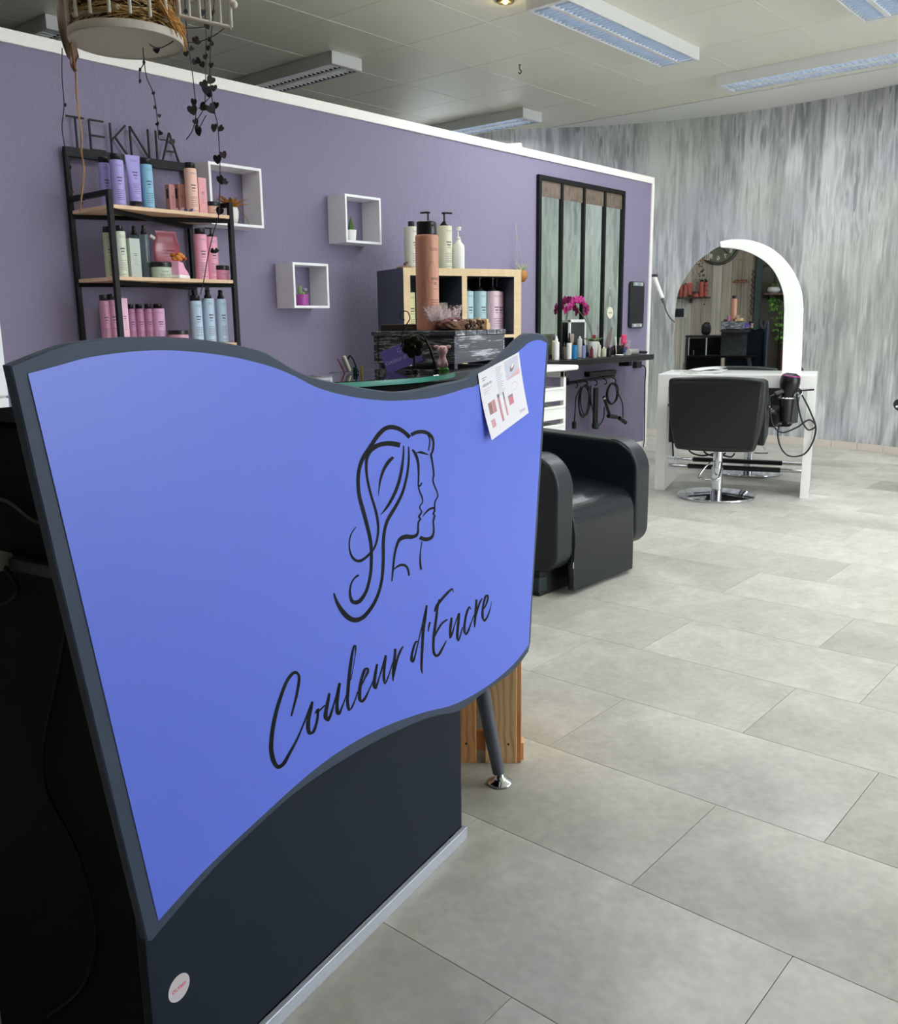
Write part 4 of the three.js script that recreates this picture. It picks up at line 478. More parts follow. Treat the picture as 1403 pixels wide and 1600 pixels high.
// ---------------------------------------------------------------- on the glass ledge
{
  const GY = 1.0522, iron = mat(0x2a241d, 0.38, { metalness: 0.75 });
  const t = thing('metal_card_holder', 'dark metal flower figure with curled wire holding a business card on the glass ledge', 'card holder', deskPoint(0.1, GY, -0.176), 0.75); t.scale.setScalar(1.12);
  part(t, 'leg', tube([[0.008, 0.0, 0], [0.006, 0.03, 0], [0.012, 0.055, 0]], 0.0024), iron); part(t, 'leg', tube([[0.05, 0, -0.01], [0.043, 0.03, -0.008], [0.032, 0.058, -0.004], [0.02, 0.066, 0]], 0.003), iron);
  part(t, 'stem', tube([[0.035, 0.05, 0], [0.026, 0.07, 0], [0.006, 0.075, 0], [-0.012, 0.064, 0], [-0.02, 0.05, 0]], 0.0014, 30), iron);
  part(t, 'curl', tube([[-0.016, 0.05, -0.002], [-0.017, 0.075, -0.002], [-0.008, 0.093, -0.002], [-0.001, 0.105, -0.002], [-0.006, 0.118, -0.002], [-0.018, 0.117, -0.002], [-0.019, 0.105, -0.002], [-0.011, 0.102, -0.002]], 0.0012, 60), iron);
  for (let k = 0; k < 6; k++) { const a = k * 1.047 + 0.3; part(t, 'petal', ball(0.0095, 0.013 * Math.cos(a) + 0.004, 0.05 + 0.013 * Math.sin(a), 0.006, 1, 1, 0.28, 10), iron); } part(t, 'flower_centre', ball(0.006, 0.004, 0.05, 0.01, 1, 1, 0.5), iron);
  for (const [x, z] of [[0.008, 0], [0.05, -0.01], [-0.006, 0.012]]) part(t, 'foot', ball(0.006, x, 0.0035, z, 1.2, 0.55, 1, 8), iron);
  const ct = canvasTex(512, 320, (g, w, h) => { g.fillStyle = '#7f74d4'; g.fillRect(0, 0, w, h); g.strokeStyle = '#e9e6fa'; g.lineWidth = 5; g.beginPath(); g.arc(256, 70, 24, 0.3, 5.4); g.moveTo(270, 95); g.lineTo(262, 130); g.stroke(); g.fillStyle = '#e9e6fa'; g.textAlign = 'center'; g.font = 'italic 64px serif'; g.fillText("Couleur d'Encre", 256, 205); });
  const c = thing('business_card', 'violet business card with white handwriting leaning behind the metal flower', 'business card', deskPoint(0.115, GY + 0.0285, -0.212), 0.72);
  const card = part(c, 'card', bx(0.085, 0.052, 0.0006, 0, 0, 0, 0), mat(0x7f74d4, 0.5)); const face = part(c, 'print', new THREE.PlaneGeometry(0.0845, 0.0515).translate(0, 0, 0.0005), mat(0xffffff, 0.5, { map: ct })); for (const o of [card, face]) { o.rotation.z = 0.36; o.rotation.x = -0.12; } c.position.y += 0.006;
  // pig
  const p = thing('pig_figurine', 'tiny pink pig figurine sitting on green feet on the glass ledge', 'figurine', deskPoint(0.192, GY, -0.15), 0.75), pk = mat(0xe2b7b9, 0.35), gr = mat(0x5fae3a, 0.4), dk = mat(0x3a2622, 0.4);
  part(p, 'body', lathe([[0, 0.004], [0.0105, 0.006], [0.0125, 0.014], [0.0105, 0.022], [0.0075, 0.03], [0.008, 0.036], [0.0115, 0.041], [0.0125, 0.047], [0.0105, 0.053], [0.005, 0.0565], [0, 0.057]], 24), pk);
  part(p, 'snout', cyl(0.0042, 0.004, 0.006, 0, 0, 0, 14).rotateX(Math.PI / 2).translate(0, 0.047, 0.01), mat(0xd99aa2, 0.4)); for (const s of [-1, 1]) { part(p, 'ear', ball(0.0052, s * 0.0135, 0.054, 0, 1.25, 0.75, 0.5, 8), pk); part(p, 'eye', ball(0.0013, s * 0.0045, 0.051, 0.0108, 1, 1, 1, 6), dk); part(p, 'arm', ball(0.004, s * 0.0085, 0.014, 0.0085, 1, 1.7, 1, 8), pk); part(p, 'foot', ball(0.0058, s * 0.008, 0.0035, 0.008, 1.1, 0.62, 1, 8), gr); }
  part(p, 'base', ball(0.012, 0, 0.002, 0, 1, 0.25, 1, 10), gr); part(p, 'hair_patch', ball(0.006, 0, 0.0553, 0, 1.2, 0.45, 0.9, 8), dk);
  // pencil cup with folded things, at the inner end of the ledge
  const q = thing('desk_organiser', 'stand of leaning notepads and a black pen at the inner end of the glass ledge', 'organiser', deskPoint(0.02, GY, -0.3), 0.75); q.scale.setScalar(0.62);
  part(q, 'notepad', bx(0.003, 0.058, 0.04, 0, 0.029, 0, 0.001).rotateZ(0.42), mat(0x8d2a4f, 0.5), 'magenta notepad'); part(q, 'notepad', bx(0.014, 0.062, 0.04, 0.016, 0.033, 0, 0.006).rotateZ(0.36).translate(0.004, -0.004, 0), mat(0xc9c2b4, 0.6), 'cream notepad'); part(q, 'pen', tube([[0.012, 0.05, 0], [0.02, 0.062, 0], [0.03, 0.052, 0], [0.042, 0.02, 0], [0.048, 0.002, 0]], 0.0035), blackPlastic); part(q, 'clip', box2(0.03, 0, -0.012, 0.046, 0.022, 0.012, 0.002), mat(0x1d5044, 0.5)); part(q, 'peg', box2(0.056, 0, -0.005, 0.064, 0.026, 0.005, 0.001), mat(0xc9a44a, 0.5));
}
// flyer taped to the wave panel
{
  const ft = canvasTex(640, 512, (g, w, h) => {
    g.fillStyle = '#f2f0f7'; g.fillRect(0, 0, w, h); g.fillStyle = '#8d8aa0'; g.font = '18px sans-serif'; g.fillRect(40, 50, 70, 6); g.fillRect(40, 66, 50, 6); g.fillStyle = '#5b5870'; g.font = 'bold 26px sans-serif'; g.fillText('ARGAN OIL', 40, 118); g.fillStyle = '#d9a3b4'; for (let i = 0; i < 3; i++) g.fillRect(40, 140 + i * 16, 130 - i * 30, 3);
    g.fillStyle = '#b9a9c2'; for (let i = 0; i < 15; i++) g.fillRect(250, 30 + i * 15, 100 - (i % 4) * 12, 4);
    g.fillStyle = '#d7d6e6'; g.fillRect(390, 16, 220, 150); g.fillStyle = '#e6b9c4'; g.beginPath(); g.moveTo(390, 166); g.lineTo(610, 120); g.lineTo(610, 166); g.fill(); g.fillStyle = '#8a6f7c'; g.beginPath(); g.ellipse(500, 90, 40, 22, -0.5, 0, 6.3); g.fill(); g.fillStyle = '#faf6f4'; g.beginPath(); g.ellipse(510, 78, 26, 12, -0.5, 0, 6.3); g.fill();
    g.fillStyle = '#a5787a'; g.fillRect(70, 250, 56, 90); g.fillStyle = '#c98f92'; g.fillRect(130, 246, 46, 96); g.fillStyle = '#cf8f9c'; g.fillRect(216, 250, 34, 190); g.fillStyle = '#77707c'; g.fillRect(216, 226, 34, 26); g.fillStyle = '#d79aa6'; g.fillRect(300, 290, 26, 130); g.fillStyle = '#77707c'; g.fillRect(302, 232, 20, 58); g.fillStyle = '#d88796'; g.fillRect(372, 300, 76, 60); g.fillStyle = '#9b8a90'; g.fillRect(370, 284, 80, 18);
    g.strokeStyle = '#e0b8c4'; g.lineWidth = 3; g.beginPath(); g.moveTo(440, 250); g.bezierCurveTo(460, 200, 520, 190, 560, 240); g.bezierCurveTo(520, 260, 500, 280, 480, 260); g.stroke(); g.fillStyle = '#e0a3b2'; g.fillRect(60, 380, 60, 60); g.fillStyle = '#7d7a92'; g.font = '30px sans-serif'; g.fillText('TEKNIA', 500, 470);
  });
  const t = thing('taped_flyer', 'white product flyer taped over the upper rim of the violet-blue panel', 'flyer', [DP.x, 0, DP.z], DT);
  const A = [0.0465, 1.0556, 0.0207], B = [0.2389, 1.0935, 0.0207], C = [0.082, 0.914, 0.034], D = [0.281, 0.954, 0.026];
  const P = [], U = [], I = [], N = 8; for (let j = 0; j <= N; j++) for (let i = 0; i <= N; i++) { const u = i / N, v = j / N, q = [0, 1, 2].map((k) => lerp(lerp(A[k], B[k], u), lerp(C[k], D[k], u), v)); P.push(q[0], q[1], q[2] - 0.004 * Math.sin(Math.PI * v) * (1 - u * 0.5) + 0.0006); U.push(u, 1 - v); }
  for (let j = 0; j < N; j++) for (let i = 0; i < N; i++) { const a = j * (N + 1) + i; I.push(a, a + N + 1, a + 1, a + 1, a + N + 1, a + N + 2); }
  const g = new THREE.BufferGeometry(); g.setAttribute('position', new THREE.Float32BufferAttribute(P, 3)); g.setAttribute('uv', new THREE.Float32BufferAttribute(U, 2)); g.setIndex(I); g.computeVertexNormals(); part(t, 'sheet', g, mat(0xffffff, 0.4, { map: ft, side: THREE.DoubleSide }));
}
// ---------------------------------------------------------------- under and behind the desk
{
  const t = thing('pine_crate', 'natural pine slatted crate standing on the floor behind the desk leg', 'crate', [-1.328, 0, -1.807], Math.atan2(0.61, 0.79)), wm = mat(0xffffff, 0.5, { map: pineMap });
  const w2 = mat(0xf6dcc0, 0.5, { map: rep(pineMap, 1, 1) });
  const face = (x0, x1, off) => { const g = metreUV(box2(x0, 0, -0.016, x1, 0.5, 0, 0.002)), uv = g.attributes.uv; for (let i = 0; i < uv.count; i++) uv.setXY(i, uv.getX(i) * 5 + off, uv.getY(i) * 2.2); return g; };
  part(t, 'front_board', face(-0.084, 0, 0.05), wm); part(t, 'front_board', face(-0.165, -0.108, 0.55), w2); part(t, 'front_board', face(-0.27, -0.19, 0.3), wm);
  part(t, 'bottom_rail', metreUV(box2(-0.27, 0.028, -0.036, 0, 0.085, -0.017, 0.002)), w2); part(t, 'top_rail', metreUV(box2(-0.27, 0.42, -0.036, 0, 0.48, -0.017, 0.002)), w2);
  part(t, 'edge_board', metreUV(box2(0, 0, -0.05, 0.012, 0.5, -0.004, 0.002)), w2); part(t, 'edge_foot', metreUV(box2(0.012, 0, -0.06, 0.02, 0.05, -0.02, 0.002)), wm);
  for (let k = 0; k < 3; k++) part(t, 'side_board', metreUV(box2(-0.016, 0.03 + k * 0.16, -0.32, 0, 0.16 + k * 0.16, -0.04, 0.002)), wm); part(t, 'back_board', metreUV(box2(-0.27, 0, -0.336, 0, 0.5, -0.32, 0.002)), wm);
  for (const x of [-0.022, -0.06, -0.135]) part(t, 'screw', cyl(0.003, 0.003, 0.002, 0, 0, 0, 10).rotateX(Math.PI / 2).translate(x, 0.056, 0), blackPlastic);
}
{ // cables on the dark staff side of the desk
  const cab = mat(0x09090b, 0.5, { specularIntensity: 0.4 });
  const lp = (s, y, d) => deskPoint(s, y, d);
  solo('hanging_cable', 'black cable hanging in a long loop down the dark side of the desk', 'cable', tube([lp(-0.878, 0.9, -0.05), lp(-0.879, 0.7, -0.13), lp(-0.879, 0.52, -0.19), lp(-0.879, 0.42, -0.13), lp(-0.879, 0.3, -0.11), lp(-0.879, 0.2, -0.15), lp(-0.878, 0.1, -0.25)], 0.0028, 60), cab);
  solo('hanging_cable', 'black twisted cable crossing the dark side of the desk near the grey rim', 'cable', tube([lp(-0.878, 0.93, -0.28), lp(-0.879, 0.93, -0.2), lp(-0.88, 0.91, -0.15), lp(-0.88, 0.9, -0.08), lp(-0.88, 0.86, -0.05), lp(-0.879, 0.8, -0.09)], 0.003, 40), mat(0x18181a, 0.4));
  const t = thing('power_strip', 'grey power strip with a white plug on the dark side of the desk', 'power strip', lp(-0.882, 0.845, -0.2), DT);
  part(t, 'strip', bx(0.02, 0.018, 0.2, 0, 0, 0.05, 0.004), mat(0x151518, 0.5)); part(t, 'plug', bx(0.026, 0.024, 0.03, -0.012, 0.004, -0.01, 0.006), mat(0x8b8b88, 0.5)); part(t, 'cord', tube([[-0.014, 0, 0], [-0.016, -0.03, 0.03], [-0.014, -0.06, -0.03], [-0.012, -0.03, -0.08]], 0.0035, 24), cab);
}
// ---------------------------------------------------------------- cube unit
{
  const K = [-3.598, 0, -3.808], KT = 1.174, kp = (x, y, z) => [K[0] + 0.3865 * x + 0.9223 * z, y, K[2] - 0.9223 * x + 0.3865 * z];
  const navyM = mat(0x474f60, 0.55), backM = mat(0x222835, 0.6), edge = mat(0xf6ead2, 0.5, { map: oakMap });
  const t = thing('cube_shelf_unit', 'dark cube shelf unit with pale oak edges holding pump bottles', 'shelf unit', K, KT), W = 0.77, H = 1.464, D = 0.39;
  const front = (n, x0, y0, x1, y1) => { const p = part(t, n, box2(x0, y0, -D, x1, y1, -0.003, 0.001), navyM); part(p, 'oak_edge', metreUV(box2(x0, y0, -0.003, x1, y1, 0, 0.0008), x1 - x0 < y1 - y0 ? 1 : 0), edge); };
  front('side_panel', 0, 0, 0.042, H - 0.042); front('side_panel', W - 0.05, 0, W, H - 0.042); front('top_panel', 0, H - 0.042, W, H); front('bottom_panel', 0.042, 0, W - 0.05, 0.042);
  for (let k = 1; k < 4; k++) front('shelf_panel', 0.042, k * 0.356, W - 0.05, k * 0.356 + 0.018);
  for (let k = 0; k < 4; k++) front('divider', 0.37, k === 0 ? 0.042 : k * 0.356 + 0.018, 0.403, k === 3 ? H - 0.042 : (k + 1) * 0.356);
  part(t, 'back_panel', box2(0.042, 0.04, -D, 0.372, H - 0.04, -D + 0.006, 0), backM, 'dark back panel'); part(t, 'back_panel', box2(0.54, 0.04, -D, W - 0.05, H - 0.04, -D + 0.006, 0), backM, 'dark back panel');
  const S = 3 * 0.356 + 0.018, G = 'pump bottles in the cube shelf unit', G2 = 'bottles on top of the cube shelf unit';
  pumpBottle('pump_bottle', 'pale aqua pump bottle next to the oak divider inside the cube unit', kp(0.452, S, -0.1), 0.335, 0.041, 0xb7d3d8, G, 1.0);
  pumpBottle('pump_bottle', 'pale aqua pump bottle beside the pink pair inside the cube unit', kp(0.534, S, -0.09), 0.335, 0.0405, 0xaecbd0, G, 1.0);
  pumpBottle('pump_bottle', 'pale pink pump bottle next to the aqua one inside the cube unit', kp(0.617, S, -0.08), 0.335, 0.0405, 0xe4c6d2, G, 1.3);
  pumpBottle('pump_bottle', 'pale pink pump bottle nearest the outer side of the cube unit', kp(0.678, S, -0.135), 0.335, 0.0405, 0xe0bfcc, G, 1.3);
  pumpBottle('pump_bottle', 'pale yellow pump bottle inside the cube unit, half behind the terracotta bottle', kp(0.09, S, -0.14), 0.325, 0.04, 0xd9d9a0, G, 1.0);
  solo('open_jar', 'small cream jar inside the cube unit just behind the terracotta bottle', 'jar', lathe([[0, 0], [0.03, 0], [0.032, 0.05], [0.026, 0.056], [0.026, 0.19], [0.022, 0.19], [0, 0.185]], 24), mat(0xe9e4d8, 0.5)).position.set(...kp(0.345, S, -0.2));
  pumpBottle('pump_bottle', 'cream pump bottle on top of the cube unit, its pump turned away', kp(0.235, H, -0.16), 0.325, 0.043, 0xe4e2cf, G2, 2.6);
  pumpBottle('pump_bottle', 'cream pump bottle on top of the cube unit, its pump facing the mirror', kp(0.335, H, -0.15), 0.325, 0.044, 0xdedcc0, G2, -0.9);
  shampoo('shampoo_bottle', 'cream bottle with flat black cap on top of the cube unit, behind the terracotta bottle', kp(0.145, H, -0.2), 0.272, 0.044, 0xe6e2d2, G2, 0.42);
  { const o = thing('pump_bottle', 'all-white round-shouldered pump bottle on top of the cube unit', 'bottle', kp(0.425, H, -0.15), 0, G2), m = mat(0xeeefe6, 0.4); part(o, 'body', lathe([[0, 0], [0.034, 0], [0.037, 0.004], [0.037, 0.125], [0.034, 0.142], [0.022, 0.156], [0.0165, 0.162], [0.0165, 0.172], [0, 0.172]], 28), m); part(o, 'collar', lathe([[0, 0.172], [0.016, 0.172], [0.011, 0.19], [0, 0.19]], 18), m); part(o, 'pump', [cyl(0.004, 0.004, 0.05, 0, 0.185, 0, 10), cyl(0.016, 0.018, 0.02, 0, 0.226, 0, 16)], m); }
  { const o = thing('bird_ornament', 'small brown lidded dish with a bird-shaped knob on top of the cube unit', 'ornament', kp(0.075, H, -0.14), 0.3), m = mat(0x9a7a60, 0.7); part(o, 'dish', lathe([[0, 0], [0.05, 0], [0.052, 0.008], [0.03, 0.017], [0, 0.019]], 24), m); part(o, 'bird', [ball(0.009, 0, 0.028, 0, 1.2, 0.9, 0.9, 8), ball(0.006, 0.012, 0.036, 0, 1, 1, 1, 8), bar([0, 0.016, 0], [0, 0.026, 0], 0.003, 6)], mat(0x6b5548, 0.7)); }
  // hanging gourd planter on the wall
  const g = thing('hanging_planter', 'small amber gourd planter with an air plant hanging on the wall beside the cube unit', 'planter', [-4.02, 1.44, -5.5]);
  part(g, 'pot', lathe([[0, 0], [0.02, 0.001], [0.04, 0.02], [0.047, 0.045], [0.044, 0.07], [0.036, 0.084], [0.033, 0.084], [0.038, 0.07], [0, 0.06]], 24), mat(0xa9722c, 0.45)); part(g, 'cord', tube([[-0.05, 0.42, -0.0], [-0.03, 0.25, 0.012], [-0.0, 0.08, 0.036]], 0.0012, 12, 5), mat(0xb8ab9c, 0.8)); part(g, 'cord', tube([[-0.05, 0.42, 0], [-0.03, 0.25, -0.012], [0, 0.08, -0.036]], 0.0012, 12, 5), mat(0xb8ab9c, 0.8));
  const lm = mat(0xa9b48c, 0.8); for (let k = 0; k < 16; k++) { const a = k * 2.4, L = 0.075 + 0.04 * ((k * 5) % 7) / 7; part(g, 'leaf', new THREE.ConeGeometry(0.0055, L, 5).translate(0, L / 2, 0).rotateX(0.5 + 0.6 * ((k * 3) % 5) / 5).rotateY(a).translate(0, 0.07, 0), lm); }
}
// ---------------------------------------------------------------- mirror of four tall panes and the ledge below it
{
  const t = thing('paned_mirror', 'tall black framed wall mirror divided into four upright panes', 'mirror', [0, 0, 0]);
  const z0 = -5.795, z1 = -7.055, y0 = 0.873, y1 = 2.225, f = 0.034, x = WX + 0.001;
  for (const z of [z0 - f, z1]) part(t, 'side_bar', box2(x, y0, z, x + 0.028, y1, z + f, 0.002), blackMetal); part(t, 'top_bar', box2(x, y1 - f, z1 + f, x + 0.028, y1, z0 - f, 0.002), blackMetal); part(t, 'bottom_bar', box2(x, y0, z1 + f, x + 0.028, y0 + f, z0 - f, 0.002), blackMetal);
  for (let k = 1; k < 4; k++) { const z = lerp(z0, z1, k / 4); part(t, 'glazing_bar', box2(x, y0 + f, z - 0.014, x + 0.026, y1 - f, z + 0.014, 0.002), blackMetal); }
  const stripM = mat(0x8a7f74, 0.6, { map: rep(greyBoardMap, 1.5, 6) }), mm = mat(0xdbe6de, 0.03, { metalness: 1 }); for (let k = 0; k < 4; k++) { const a = lerp(z0, z1, k / 4) - (k ? 0.014 : f), b = lerp(z0, z1, (k + 1) / 4) + (k < 3 ? 0.014 : f); part(t, 'pane', box2(x, y0 + f, b, x + 0.012, y1 - f, a, 0), mm); part(t, 'brown_strip', metreUV(box2(x + 0.012, y1 - f - 0.115, b, x + 0.014, y1 - f, a, 0)), stripM, 'brown strip along the head of the pane'); }  // plain brown strip added across the head of each pane
  const sh = thing('wall_ledge', 'black wall ledge crowded with hairdressing bottles beneath the paned mirror', 'wall shelf', [0, 0, 0]);
  part(sh, 'board', prism((() => { const s = new THREE.Shape(); s.moveTo(WX + 0.001, 5.55); s.lineTo(WX + 0.001, 7.2); s.lineTo(-3.835, 7.2); s.bezierCurveTo(-3.81, 6.7, -3.81, 6.2, -3.835, 5.55); s.lineTo(WX + 0.001, 5.55); return s; })(), 0.046, 0.003, 1).rotateX(-Math.PI / 2).translate(0, 0.824, 0), mat(0x101213, 0.35)); part(sh, 'bracket', box2(WX + 0.001, 0.77, -7.12, -4.0, 0.824, -7.06, 0.003), blackMetal);
  // tag hanging on the glass
  const g = thing('hanging_tag', 'round cream tag hanging on a string in the last pane of the mirror', 'tag', [WX + 0.018, 1.225, -6.864]); part(g, 'disc', cyl(0.048, 0.048, 0.004, 0, -0.002, 0, 28).rotateZ(Math.PI / 2), mat(0xe9e6cf, 0.6)); part(g, 'print', box2(0.002, -0.006, -0.03, 0.0026, 0.006, 0.03, 0), mat(0xb5b09a, 0.7)); for (const s of [-1, 1]) part(g, 'string', bar([0, 0.045, s * 0.012], [-0.01, 0.2, 0], 0.0015, 5), mat(0xcfccc0, 0.8)); part(g, 'hook', ball(0.006, -0.008, 0.203, 0), white);
}
{
  const Y = 0.871, G = 'hairdressing products on the black wall ledge';
  const bottle = (label, z, h, r, col, cap, x = -3.93, head = 0.25, rough = 0.35) => { const t = thing('care_bottle', label, 'bottle', [x, Y, z], 0, G); part(t, 'body', body(r, h * (1 - head)), mat(col, rough)); part(t, 'cap', lathe([[0, h * (1 - head)], [r * 0.6, h * (1 - head)], [r * 0.5, h * (1 - head * 0.5)], [r * 0.32, h * (1 - head * 0.4)], [r * 0.28, h], [0, h]], 18), mat(cap, 0.4)); return t; };
  bottle('white tapered bottle first on the ledge beside the desk panel', -5.79, 0.18, 0.023, 0xe9e9e2, 0xf1f1ec, -3.9);
  bottle('slim pale yellow bottle with black pump near the start of the ledge', -5.86, 0.195, 0.014, 0xd8d39a, 0x111111, -3.97);
  bottle('small brown glass bottle near the start of the ledge', -5.9, 0.13, 0.014, 0x4a3a34, 0x111111, -3.9);
  bottle('white spray bottle with tall black head on the ledge', -5.965, 0.2, 0.02, 0xe6e4e0, 0x111111, -3.9, 0.38);
  bottle('bright blue bottle with black dropper top at the ledge front', -6.01, 0.15, 0.022, 0x1b77ad, 0x111111, -3.88, 0.28);
  bottle('short lilac bottle with dark cap on the ledge', -6.22, 0.13, 0.017, 0x8d93c4, 0x1a1a1a, -3.93);
  bottle('small dark red bottle on the ledge before the white cup', -6.29, 0.095, 0.013, 0x7c1f3a, 0x2b2b2b, -3.9);
  bottle('clear cylinder bottle behind the white cup', -6.27, 0.17, 0.02, 0xc9cdcb, 0xd5d8d6, -4.0, 0.12);
  bottle('cream tube bottle just past the white cup', -6.46, 0.12, 0.018, 0xd9d6c3, 0xe6e3d2, -3.94, 0.2);
  bottle('squat ivory bottle past the white cup', -6.51, 0.08, 0.02, 0xcfccb4, 0xdedbc8, -3.92, 0.2);
  bottle('little black bottle between the ivory ones and the brush pot', -6.585, 0.08, 0.021, 0x141417, 0x0c0c0d, -3.92, 0.3);
  bottle('black bottle peeking over the desk rim at its highest end', -5.66, 0.16, 0.02, 0x1a1b1f, 0x0b0b0c, -3.9, 0.4);
  bottle('smaller black bottle peeking over the desk rim, nearest the cube unit', -5.585, 0.175, 0.02, 0x1a1b1f, 0x0b0b0c, -3.92, 0.4);
  // frames
  const fr = thing('photo_frame', 'rose-tinted leaning photo frame standing behind the blue bottle', 'frame', [-3.97, Y, -6.1], 0.35); part(fr, 'frame', [box2(-0.004, 0, -0.06, 0.008, 0.19, -0.048, 0.001), box2(-0.004, 0, 0.048, 0.008, 0.19, 0.06, 0.001), box2(-0.004, 0.178, -0.06, 0.008, 0.19, 0.06, 0.001), box2(-0.004, 0, -0.06, 0.008, 0.012, 0.06, 0.001)], mat(0xb9aaa2, 0.4)); part(fr, 'picture', box2(-0.003, 0.01, -0.05, 0.004, 0.18, 0.05, 0), mat(0xa89386, 0.5)); part(fr, 'stand', box2(-0.03, 0, -0.01, -0.004, 0.1, 0.01, 0.001), mat(0x6a625c, 0.6));
  const fb = thing('photo_frame', 'white framed dark slate leaning against the mirror above the ledge', 'frame', [-4.045, Y, -6.3], 0.0); for (const z of [-0.12, 0.103]) part(fb, 'frame_side', box2(-0.01, 0, z, 0.008, 0.3, z + 0.017, 0.002), white); part(fb, 'frame_top', box2(-0.01, 0.278, -0.12, 0.008, 0.3, 0.12, 0.002), white); part(fb, 'slate', box2(-0.008, 0.002, -0.105, 0.002, 0.28, 0.105, 0), mat(0x363b3b, 0.6));
  // cup and orchid
  const cu = thing('orchid_pot', 'magenta orchid arching from a white square cup on the ledge', 'orchid', [-3.94, Y, -6.375]);
  part(cu, 'pot', lathe([[0, 0], [0.032, 0], [0.043, 0.128], [0.038, 0.128], [0.036, 0.11], [0, 0.11]], 8).rotateY(0.4), mat(0xeaebe8, 0.3)); const green = mat(0x4d6b35, 0.6); part(cu, 'stem', tube([[0, 0.1, 0], [-0.03, 0.25, 0.02], [-0.09, 0.37, 0.08], [-0.1, 0.43, 0.14], [-0.1, 0.41, 0.22]], 0.003, 30), green); part(cu, 'stem', tube([[0, 0.1, 0], [-0.03, 0.25, 0.0], [-0.085, 0.38, 0.03], [-0.1, 0.37, -0.04]], 0.0025, 24), green);
  for (const [a, l] of [[0.3, 0.1], [1.7, 0.09], [3.6, 0.1], [4.9, 0.08]]) part(cu, 'leaf', ball(0.5, 0, 0, 0, l, 0.012, 0.045, 10).translate(l * 0.4, 0, 0).rotateZ(0.35).rotateY(a).translate(0, 0.125, 0), green);
  const fl = [0x9c0a63, 0xb3147a, 0x860a55, 0xc93a92].map((c) => mat(c, 0.7)), r = rng(21); const curve = new THREE.CatmullRomCurve3([V(-0.1, 0.37, 0.25), V(-0.1, 0.41, 0.2), V(-0.1, 0.445, 0.13), V(-0.1, 0.45, 0.06), V(-0.1, 0.425, 0.0), V(-0.1, 0.39, -0.04), V(-0.1, 0.355, -0.05)]);
  for (let k = 0; k < 26; k++) { const p = curve.getPointAt(k / 25), m = fl[k % 4]; const gs = []; const rx = r() * 0.8 - 0.4, ry = r() * 0.9; for (let j = 0; j < 5; j++) gs.push(ball(0.5, 0, 0, 0, 0.007, 0.034, 0.026, 6).translate(0.002 * j, 0.014, 0).rotateX(j * 1.257 + r() * 0.3)); const o = part(cu, 'flower', merged(gs).rotateY(ry - 0.4).rotateZ(rx * 0.6), m); o.position.set(p.x + (r() - 0.5) * 0.03, p.y + (r() - 0.5) * 0.035, p.z + (r() - 0.5) * 0.02); }
  // clips, brush pot, feather, round brush
  const hc = thing('hair_clips', 'dark hair clips in a heap on the ledge', 'hair clips', [-3.95, Y, -6.63]); for (let k = 0; k < 5; k++) part(hc, 'clip', bx(0.012, 0.05, 0.012, (k % 2) * 0.02 - 0.01, 0.027 + (k % 3) * 0.006, (k - 2) * 0.016, 0.004), blackPlastic);
  part(hc, 'tray', box2(-0.03, 0.0, -0.05, 0.03, 0.004, 0.05, 0.001), mat(0x8d9490, 0.5));
  const bp = thing('brush_pot', 'black pot filled with combs and a bright pink brush on the ledge', 'brush pot', [-3.95, Y, -6.8]); part(bp, 'pot', lathe([[0, 0], [0.038, 0], [0.047, 0.085], [0.043, 0.085], [0.035, 0.006], [0, 0.006]], 24), mat(0x17191a, 0.4));
  part(bp, 'brush', [bar([0, 0.05, -0.01], [0.01, 0.105, -0.04], 0.007), bx(0.03, 0.075, 0.05, 0.012, 0.135, -0.055, 0.012, 2)], mat(0xe0406f, 0.5)); part(bp, 'comb', bx(0.006, 0.15, 0.022, 0, 0.09, 0.028, 0.003).rotateX(0.2), mat(0xd9d7d0, 0.5)); part(bp, 'comb', bx(0.006, 0.13, 0.018, 0.005, 0.085, 0.01, 0.003).rotateX(-0.15), mat(0x9aa38c, 0.5)); part(bp, 'brush_handle', bar([0, 0.03, -0.02], [0, 0.12, -0.1], 0.006), mat(0x1e4fa0, 0.5)); part(bp, 'brush_handle', bar([0.01, 0.03, -0.015], [0.01, 0.11, -0.115], 0.006), mat(0xc23a4a, 0.5));
  const lid = solo('white_dish', 'low white dish at the foot of the black brush pot', 'dish', lathe([[0, 0], [0.03, 0], [0.036, 0.01], [0.032, 0.014], [0, 0.014]], 20), white); lid.position.set(-3.88, Y, -6.69);
  const pa = thing('feather_plume', 'dusty pink feather plume leaning in front of the last mirror pane', 'feather', [-4.04, Y, -6.72]); { const r2 = rng(6), gs = []; for (let i = 0; i < 70; i++) { const q = i / 70, y = 0.02 + q * 0.2, z = -0.02 - q * 0.09, s = i % 2 ? 1 : -1; gs.push(beam([0, y, z], [0.01 * (r2() - 0.5), y + 0.02, z + s * (0.04 * Math.sin(Math.PI * (0.2 + q * 0.8)) + 0.004)], 0.003, 0.0015)); } part(pa, 'plume', gs, mat(0x8d6a74, 0.9)).userData.kind = 'stuff'; part(pa, 'shaft', bar([0, 0, 0], [0, 0.22, -0.11], 0.0015, 5), mat(0x8b7a72, 0.7)); }
